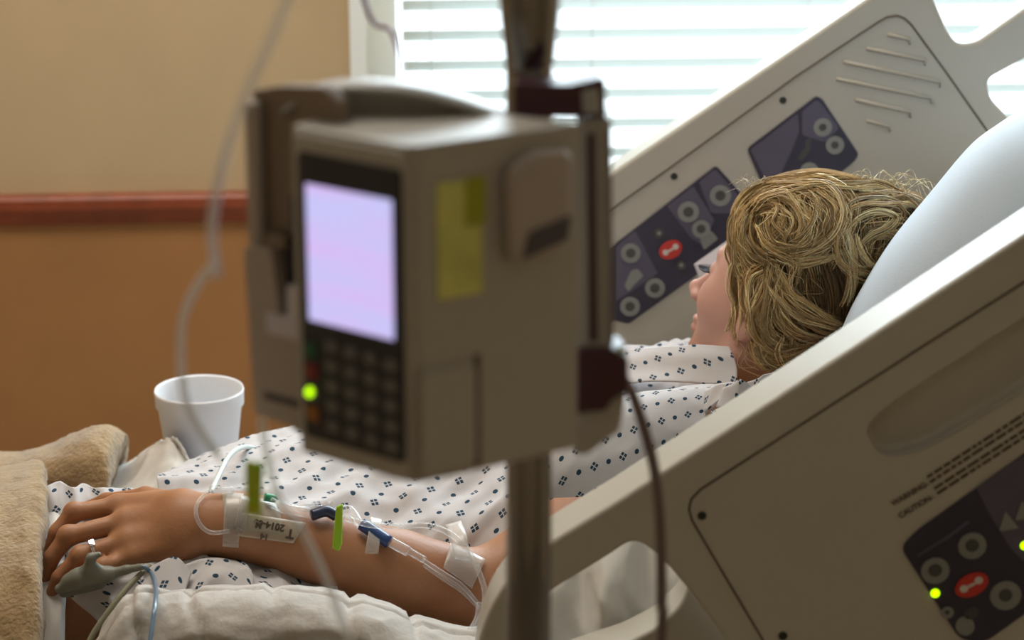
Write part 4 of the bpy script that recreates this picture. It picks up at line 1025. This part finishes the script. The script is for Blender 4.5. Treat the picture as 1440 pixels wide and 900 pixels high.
def armtext(s, px, py, size, parent):
    h = hit(px, py, .0052) or P(px, py, 2.1)
    n = (Vector((0, 0, CZ))-h).normalized()
    cu = bpy.data.curves.new('t', 'FONT'); cu.body = s; cu.size = size; cu.extrude = .00005; cu.offset = size*.04
    o = bpy.data.objects.new('t', cu); C.objects.link(o)
    # written upside down as seen from the camera
    x = (P(px-10, py-2, h.y)-P(px, py, h.y)).normalized(); zc = n; y = zc.cross(x).normalized(); x = y.cross(zc)
    o.matrix_world = Matrix.Translation(h) @ Matrix(((x.x, y.x, zc.x, 0), (x.y, y.y, zc.y, 0), (x.z, y.z, zc.z, 0), (0, 0, 0, 1)))
    bpy.context.view_layer.update()
    me = bpy.data.meshes.new_from_object(o.evaluated_get(bpy.context.evaluated_depsgraph_get())); me.transform(o.matrix_world)
    bpy.data.objects.remove(o); me.materials.clear(); return link('strip_text', me, M['text'], parent, False)
armtext('2014-05', 400, 741, .0095, e); armtext('14', 378, 752, .0085, e); armtext('T', 414, 748, .013, e); armtext('M', 368, 737, .0085, e)
ivl = empty('arm_iv_line', P(420, 720, 2.12), 'clear line looped at the wrist with blue connectors and a small lime clamp', 'iv line')
armtube('tubing', [(352, 696, .006), (320, 697, .006), (296, 698, .005), (280, 708, .004), (276, 724, .004), (284, 740, .004), (300, 748, .004), (324, 746, .004)], .0023, M['clearhard'], parent=ivl)
armtube('catheter_hub', [(298, 697, .007), (328, 698, .007)], .0042, M['clearhard'], parent=ivl)
armtube('catheter_hub', [(376, 712, .007), (400, 722, .007), (434, 729, .008)], .0052, M['clearhard'], parent=ivl)
armtube('cap', [(369, 707, .008), (383, 710, .008)], .0042, M['green2'], parent=ivl)
armtube('connector_tube', [(392, 716, .008), (420, 724, .008), (450, 726, .010)], .0030, M['clearhard'], parent=ivl)
armtube('hub', [(436, 732, .008), (455, 731, .011), (470, 735, .009)], .0058, M['blue_d'], parent=ivl)
armtube('valve', [(430, 724, .010), (448, 719, .012), (466, 725, .012)], .0035, M['clearhard'], parent=ivl)
armtube('valve', [(466, 722, .011), (488, 730, .010), (504, 746, .009)], .0048, M['clearhard'], parent=ivl)
armtube('hub', [(506, 746, .009), (546, 769, .009)], .0068, M['blue'], parent=ivl)
armtube('luer', [(547, 767, .008), (572, 780, .008)], .0056, M['clearhard'], parent=ivl)
armtube('luer', [(572, 779, .008), (594, 791, .008)], .0038, M['clearhard'], parent=ivl)
armtube('tubing', [(590, 789, .006), (620, 806, .005), (650, 824, .005), (672, 846, .006)], .0024, M['clearhard'], parent=ivl)
armtube('tubing', [(594, 795, .004), (622, 814, .004), (648, 830, .004), (674, 852, .005)], .0022, M['clearhard'], parent=ivl)
V = [P(484, 728, 2.095), P(520, 738, 2.10), P(560, 740, 2.10), P(600, 739, 2.10), P(632, 750, 2.09), P(658, 774, 2.08), P(674, 806, 2.07), P(682, 835, 2.06), (P(678, 862, 2.05)), P(664, 888, 2.04), P(640, 912, 2.03)]
tube('tubing', V, .0030, M['clearhard'], ivl, 8, 10)
tube('tubing', [P(676, 848, 2.06), P(672, 872, 2.05), P(655, 900, 2.035)], .0045, M['clearhard'], ivl, 8, 10)
# green slide clamp standing on the line
def clampg(parent, quad, th, bev_=.0008):
    fr = [P(*q) for q in quad]; return slab('slide_clamp', fr, [v+Vector((th*.35, th, th*.2)) for v in fr], M['green'], parent, bev_, 2)
clampg(ivl, [(467, 771, 2.080), (472, 714, 2.085), (481, 710, 2.085), (480, 766, 2.080), (476, 776, 2.08)], .003)
# surgical tape strips
t1 = empty('surgical_tape', P(522, 762, 2.12), 'short translucent tape strip across the blue connector on the forearm', 'tape')
conform('tape_strip', [(517, 742), (534, 746), (532, 783), (511, 781)], M['tape'], t1, .013)
t2 = empty('surgical_tape', P(650, 800, 2.12), 'wide translucent tape patch holding the tubing near the elbow', 'tape')
conform('tape_strip', [(632, 768), (682, 790), (664, 828), (622, 800)], M['tape'], t2, .0045)
gridmesh('tape_strip', crgrid(gP([[(626, 738, 2.16), (632, 756, 2.135), (640, 786, 2.112)], [(648, 732, 2.165), (656, 752, 2.135), (664, 790, 2.112)]]), 4, 4), M['tape'], t2, None, .0006)
# ring
def ring():
    a, b = P(*fin[2][0]), P(*fin[2][1]); c = a+(b-a)*.72; ax = (b-a).normalized(); r = .0112
    e = empty('ring', c, 'silver ring with a clear stone on the ring finger', 'ring')
    s = ax.orthogonal().normalized(); t = ax.cross(s)
    V, Fc = tube_geo([c+s*math.cos(k*.2618)*r+t*math.sin(k*.2618)*r for k in range(25)], .0011, 8); mk('band', V, Fc, M['silver'], e)
    V, Fc = tube_geo([c+ax*.0018+s*math.cos(k*.2618)*r+t*math.sin(k*.2618)*r for k in range(25)], .0008, 8); mk('band', V, Fc, M['silver'], e)
    up = (Vector((0, -.55, 1))-ax*ax.dot(Vector((0, -.55, 1)))).normalized(); p = c+up*(r+.0018); q = ax.cross(up)
    fr = [p+up*.0022+ax*x*.0030+q*y*.0042 for x, y in ((-1, -1), (1, -1), (1, 1), (-1, 1))]; bk_ = [v-up*.0036+(p-v)*.25 for v in fr]
    slab('stone', fr, bk_, M['gem'], e, .0006, 1)
ring()
# pulse sensor clipped on the little finger
def oxi():
    e = empty('pulse_oximeter', P(130, 810, 2.10), 'grey finger clip sensor on the little finger with a blue cable', 'medical sensor')
    Y = 2.088
    def shell(name, prims, m):
        pts = np.array([list(P(*q[:3])) for q in sum([[a, b] for a, b, *_ in prims], [])]); lo_, hi_ = pts.min(0)-.025, pts.max(0)+.025
        sd = SDF(*[np.arange(lo_[i], hi_[i], .0011) for i in range(3)])
        for a, b, ra, rb, kk in prims: sd.cone(P(*a), P(*b), ra, rb, k=kk)
        v, q = sd.mesh(); o = npmesh(name, v, q, m, e)
        return o
    shell('upper_shell', [((84, 828, Y+.004), (112, 815, Y+.004), .0050, .0095, .006), ((112, 815, Y+.004), (150, 808, Y+.006), .0100, .0085, .006), ((96, 816, Y+.004), (132, 800, Y+.004), .0060, .0070, .006), ((124, 800, Y+.002), (128, 785, Y), .0058, .0050, .005), ((128, 784, Y), (138, 780, Y+.002), .0040, .0032, .003), ((150, 808, Y+.006), (178, 801, Y+.004), .0062, .0042, .005), ((178, 801, Y+.004), (200, 797, Y), .0042, .0034, .003)], M['clip'])
    shell('lower_shell', [((90, 833, Y+.012), (140, 818, Y+.012), .0055, .0075, .005)], M['clip'])
    tube('cable', [P(186, 799, Y+.002), P(196, 797, Y), P(204, 798, Y-.002), P(214, 808, Y-.006), (P(219, 828, 2.02)), P(218, 850, 1.965), P(214, 880, 1.94), P(207, 930, 1.91)], .0022, M['cable_b'], e, 8, 10)
oxi()
tube('t', [P(212, 796, 2.10), P(190, 815, 2.085), P(160, 850, 2.065), P(132, 890, 2.05), P(118, 920, 2.04)], .0030, M['cable_g'], None, 6, 10).name = 'monitor_cable'
tag(bpy.data.objects['monitor_cable'], 'olive grey cable lying on the gown below the hand', 'cable')
o = tube('gown_tube', [P(296, 694, 2.20), P(308, 668, 2.25), P(322, 642, 2.30), P(338, 630, 2.36), P(354, 630, 2.40), P(372, 642, 2.40)], .0030, M['tube_w'], None, 8, 10)
o.name = 'oxygen_tube'; tag(o, 'white tube arching over the gown from the wrist toward the cup', 'tube')

# ================================================================== INFUSION PUMP ON ITS POLE
YNn = 1.25
N0 = P(580, 430, YNn); zt = P(577, 207, YNn).z; zb = P(585, 682, YNn).z
def dirv(deg, s): a = math.radians(deg); return Vector((s*math.cos(a), math.sin(a), 0))
dl, dr_ = dirv(38, -1), dirv(33, 1)
def solve(px, py, d):   # distance along d from N0 whose image column is px
    lo_, hi_ = 0, .4
    for _ in range(50):
        m_ = (lo_+hi_)/2; q = N0+d*m_; q.z = P(px, py, q.y).z; x = 720+F*q.x/depth(q)
        if (x-px)*(1 if d.x > 0 else -1) < 0: lo_ = m_
        else: hi_ = m_
    return m_
wl, wr_ = solve(414, 430, dl), solve(818, 400, dr_)
pump = empty('infusion_pump', (N0.x+.03, N0.y+.08, zb), 'beige infusion pump with a lit lilac screen clamped on the steel pole', 'infusion pump')
def pf(a, h, n=0.0):    # front face, a 0..1 left->near edge, h 0..1 top->bottom, n outwards
    nrm = Vector((-dl.y, dl.x, 0)); nrm = nrm if nrm.y < 0 else -nrm
    q = N0+dl*(wl*(1-a))+nrm*n; q.z = zt+(zb-zt)*h; return q
def pr(a, h, n=0.0):    # right face
    nrm = Vector((dr_.y, -dr_.x, 0)); q = N0+dr_*(wr_*a)+nrm*n; q.z = zt+(zb-zt)*h; return q
def facebox(name, fn, a0, a1, h0, h1, n0, n1, m, bevel=.0015, r=0, pts=None):
    base = pts or [(a0, h0), (a1, h0), (a1, h1), (a0, h1)]
    if r: base = roundpoly([(a, h) for a, h in base], r)
    fr = [fn(a, h, n1) for a, h in base]; bk_ = [fn(a, h, n0) for a, h in base]
    return slab(name, fr, bk_, m, pump, bevel, 3)
Lp, Rp = N0+dl*wl, N0+dr_*wr_
Bp = Vector((Lp.x+.05, 1.385, 0))
def housing():
    foot = roundpoly([(Lp.x, Lp.y, .006), (N0.x, N0.y, .010), (Rp.x, Rp.y, .008), (Rp.x-.01, Rp.y+.006, .004), (Bp.x, Bp.y, .02)], .005, 4)
    top = [Vector((x, y, zt)) for x, y in foot]; bot = [Vector((x, y, zb)) for x, y in foot]
    slab('housing', top, bot, M['pump'], pump, .007, 4)
housing()
facebox('front_panel', pf, .035, .985, .015, .985, -.002, .0025, M['pump'], .002, .05)
facebox('bezel', pf, .10, .955, .065, .935, 0, .0042, M['bezel'], .001, .03)
facebox('screen', pf, .175, .885, .155, .565, .004, .0050, M['lcd'], .0003)
for i, k in enumerate(('key_g', 'key_r', 'key', 'key_o')):
    facebox('key', pf, .135, .235, .635+.066*i, .680+.066*i, .004, .0058, M[k], .0006)
for c_ in range(4):
    for r_ in range(5):
        a = .31+c_*.165; h = .612+r_*.062
        facebox('key', pf, a, a+.105, h+.004*c_, h+.036+.004*c_, .004, .0058, M['key'], .0006)
q = pf(.185, .785, .0075); s_ = scale(448, 560, q.y)
fr = [q+Vector((math.cos(t)*.0029*.8, -.0006, math.sin(t)*.0029)) for t in np.linspace(0, 2*math.pi, 20, endpoint=False)]
slab('status_light', fr, [v+Vector((0.0006, .002, 0)) for v in fr], M['led'], pump, .0003, 1)
# right-hand face
facebox('yellow_sticker', pr, .14, .40, .115, .455, 0, .0012, M['yellow'], .0003)
facebox('sticker_edge', pr, .30, .415, .11, .25, .001, .0018, M['yellow_d'], .0003)
facebox('side_module', pr, .52, .96, .055, .375, 0, .010, M['pump_l'], .006, .05, pts=[(.50, .10), (.66, .05), (.89, .06), (.89, .345), (.72, .375), (.52, .375)])
facebox('module_label', pr, .62, .92, .26, .34, .010, .0112, M['label_d'], .0004, .01, pts=[(.62, .285), (.87, .252), (.85, .325), (.58, .362)])
facebox('door_line', pr, .350, .385, .64, .985, 0, .0006, M['text'], 0)
facebox('lower_panel', pr, .03, .35, .66, .97, 0, .0035, M['pump'], .002, .03)
# left-hand cassette door, behind the screen
def pd(a, h, n=0.0): return pf(a, h, n-.022)
facebox('cassette_back', pd, 0, 0, 0, 0, -.012, 0, M['pump_d'], .003, .03, pts=[(-.56, -.055), (-.30, -.085), (.05, -.10), (.2, -.06), (.2, .90), (.02, .93), (-.54, .93)])
facebox('cassette_door', pd, 0, 0, 0, 0, 0, .012, M['pump_l'], .004, .03, pts=[(-.545, .415), (-.30, .400), (-.24, .60), (-.06, .62), (.02, .50), (.02, .955), (-.50, .945)])
facebox('cassette_rim', pd, -.56, -.44, -.03, .42, 0, .008, M['pump_l'], .003)
facebox('cassette_slot', pd, -.26, -.12, .38, .60, 0, .004, M['bezel'], .002, .02)
facebox('cassette_guide', pd, -.34, -.04, .60, .665, .002, .015, M['card'], .002, .01)
facebox('cassette_guide', pd, -.14, -.05, .50, .62, .002, .015, M['card'], .002, .01)
facebox('cassette_roller', pd, -.14, -.05, .23, .34, 0, .010, M['blue_d'], .002, .01)
facebox('cassette_latch', pd, -.38, -.20, .36, .40, 0, .010, M['pump_d'], .002, .01)
facebox('door_label', pd, -.40, -.06, .86, .885, .012, .0126, M['label_d'], .0002)
facebox('drip_foot', pd, -.24, .10, .93, .985, -.01, .006, M['pump_l'], .003)
# carrying handle: a wide flat arch across the back of the top
def handle():
    pts = [(398, 150), (430, 128), (470, 119), (520, 118), (580, 124), (640, 138), (700, 160), (720, 176)]
    ctr = cat_rom(pts, 6); V = []; Fc = []
    for p in ctr:
        for dy, Y in ((0, 1.335), (7, 1.333), (9, 1.350), (2, 1.385), (-1, 1.382)):
            v = P(p[0], p[1], 1.345); v.y = Y; v.z -= dy*.00045 + (.004 if Y > 1.37 else 0); V.append(v)
    n = 5
    for i in range(len(ctr)-1):
        for k in range(n): Fc.append((i*n+k, i*n+(k+1) % n, (i+1)*n+(k+1) % n, (i+1)*n+k))
    Fc += [tuple(range(n)), tuple((len(ctr)-1)*n+k for k in range(n-1, -1, -1))]
    mk('carry_handle', V, Fc, M['handle'], pump)
    ppoly('handle_web', [(440, 178), (450, 142), (480, 128), (540, 124), (600, 132), (650, 146), (700, 170), (705, 190)], 1.345, .012, M['handle'], pump, r=6, bevel=.003)
handle()
# rear bracket and maroon clamps
ppoly('rear_bracket', [(812, 168), (860, 165), (862, 500), (880, 560), (872, 606), (826, 640), (808, 640)], 1.36, .03, M['pump'], pump, r=5, bevel=.004)
ppoly('bracket_channel', [(826, 190), (836, 188), (840, 480), (829, 480)], 1.357, .004, M['maroon'], pump)
ppoly('bracket_channel', [(855, 190), (860, 188), (863, 480), (858, 480)], 1.357, .004, M['pump_d'], pump)
ppoly('pole_clamp', [(722, 118), (800, 120), (846, 110), (852, 116), (853, 166), (800, 166), (722, 164)], 1.352, .028, M['maroon'], pump, r=4, bevel=.003)
ppoly('clamp_insert', [(818, 128), (842, 124), (846, 160), (820, 160)], 1.350, .004, M['handle'], pump, r=4, bevel=.001)
ppoly('pole_clamp', [(812, 494), (872, 492), (884, 506), (884, 552), (862, 562), (852, 578), (812, 582)], 1.352, .03, M['maroon'], pump, r=4, bevel=.003)
disc('clamp_screw', 872, 492, 1.356, 8, 8, 0, .004, M['tube_w'], pump)
# the pole
YP = 1.405
stand = empty('iv_stand', (P(742, 450, YP).x, YP, 0), 'tall steel stand pole with a dark collar, carrying the pump', 'iv stand')
px_ = P(744, 450, YP).x; rp = 33*scale(742, 450, YP)
tube('pole', [(px_, YP, .10), (px_, YP, 1.90)], rp, M['steel'], stand, 1, 32)
tube('upper_pole', [(px_, YP, 1.88), (px_, YP, 2.15)], rp*.7, M['steel'], stand, 1, 24)
zc = P(740, 20, YP).z
lathe('collar', [(rp*.98, -.035), (rp*1.08, -.02), (rp*1.22, .0), (rp*1.28, .02), (rp*1.28, .09), (rp*1.1, .10), (rp*.9, .10)], (px_, YP, zc), M['steel'], stand)
for k in range(5):
    a = k*2*math.pi/5+.3; d = Vector((math.cos(a), math.sin(a), 0)); b0 = Vector((px_, YP, .11))
    lg = tube('leg', [b0, b0+d*.12+Vector((0, 0, -.01)), b0+d*.26+Vector((0, 0, -.03))], .014, M['steel'], stand, 4, 12)
    c0 = b0+d*.27; c0.z = .03; sd = d.cross(Vector((0, 0, 1))); V, Fc = tube_geo([c0-sd*.01, c0+sd*.01], .029, 20); mk('castor', V, Fc, M['tyre'], stand)
for a in (0, math.pi):
    d = Vector((math.cos(a), math.sin(a), 0)); b0 = Vector((px_, YP, 2.14)); tube('bag_hook', [b0, b0+d*.07+Vector((0, 0, .01)), b0+d*.10+Vector((0, 0, .03)), b0+d*.105+Vector((0, 0, .06))], .004, M['steel'], stand, 5, 8)
# cords and lines at the pump
tag(tube('power_cord', [P(878, 535, 1.40), P(890, 556, 1.41), P(908, 610, 1.42), P(922, 670, 1.42), P(929, 750, 1.42), P(930, 850, 1.42), P(926, 960, 1.42), (P(926, 960, 1.42)+Vector((-.02, .05, -.5))).to_tuple(), (P(926, 960, 1.42)+Vector((-.1, .15, -.93))).to_tuple()], .0037, M['cord'], None, 8, 12),
    'brown power cord hanging from the maroon clamp of the pump', 'cord')
tag(tube('supply_line', [P(440, -90, 1.22), P(410, -15, 1.22), P(378, 62, 1.22), P(346, 132, 1.22), P(320, 205, 1.22), P(304, 275, 1.23), P(298, 330, 1.24), P(305, 386, 1.26)], .0031, M['tube_grey'], None, 8, 12),
    'clear tubing descending from above past the left edge of the pump', 'tubing')
tag(tube('looping_line', [P(302, 370, 1.27), P(278, 400, 1.28), P(258, 446, 1.29), P(254, 505, 1.30), P(262, 565, 1.31), P(282, 606, 1.33), P(306, 638, 1.36)], .0027, M['tube_grey'], None, 8, 12),
    'thin clear tubing looping in front of the foam cup', 'tubing')
dl_ = tube('delivery_line', [P(368, 590, 1.33), P(376, 640, 1.33), P(392, 700, 1.33), P(424, 745, 1.33), P(448, 792, 1.33), P(468, 838, 1.33), P(492, 905, 1.33), P(510, 980, 1.33)], .0028, M['tube_grey'], None, 8, 12)
tag(dl_, 'blurred clear tubing falling from under the pump across the forearm, with a lime slide clamp', 'tubing')
fr = [P(344, 648, 1.32), P(370, 652, 1.32), P(368, 728, 1.32), P(345, 724, 1.32)]
clm = slab('slide_clamp', fr, [v+Vector((0, .003, 0)) for v in fr], M['green'], dl_, .001, 2)
tag(tube('bag_line', [P(500, -60, 1.5), P(512, 0, 1.5), P(528, 34, 1.5), P(549, 42, 1.48), P(562, 80, 1.46), P(564, 126, 1.42)], .0017, M['tube_v'], None, 8, 8),
    'thin violet line hanging against the left edge of the window', 'tubing')
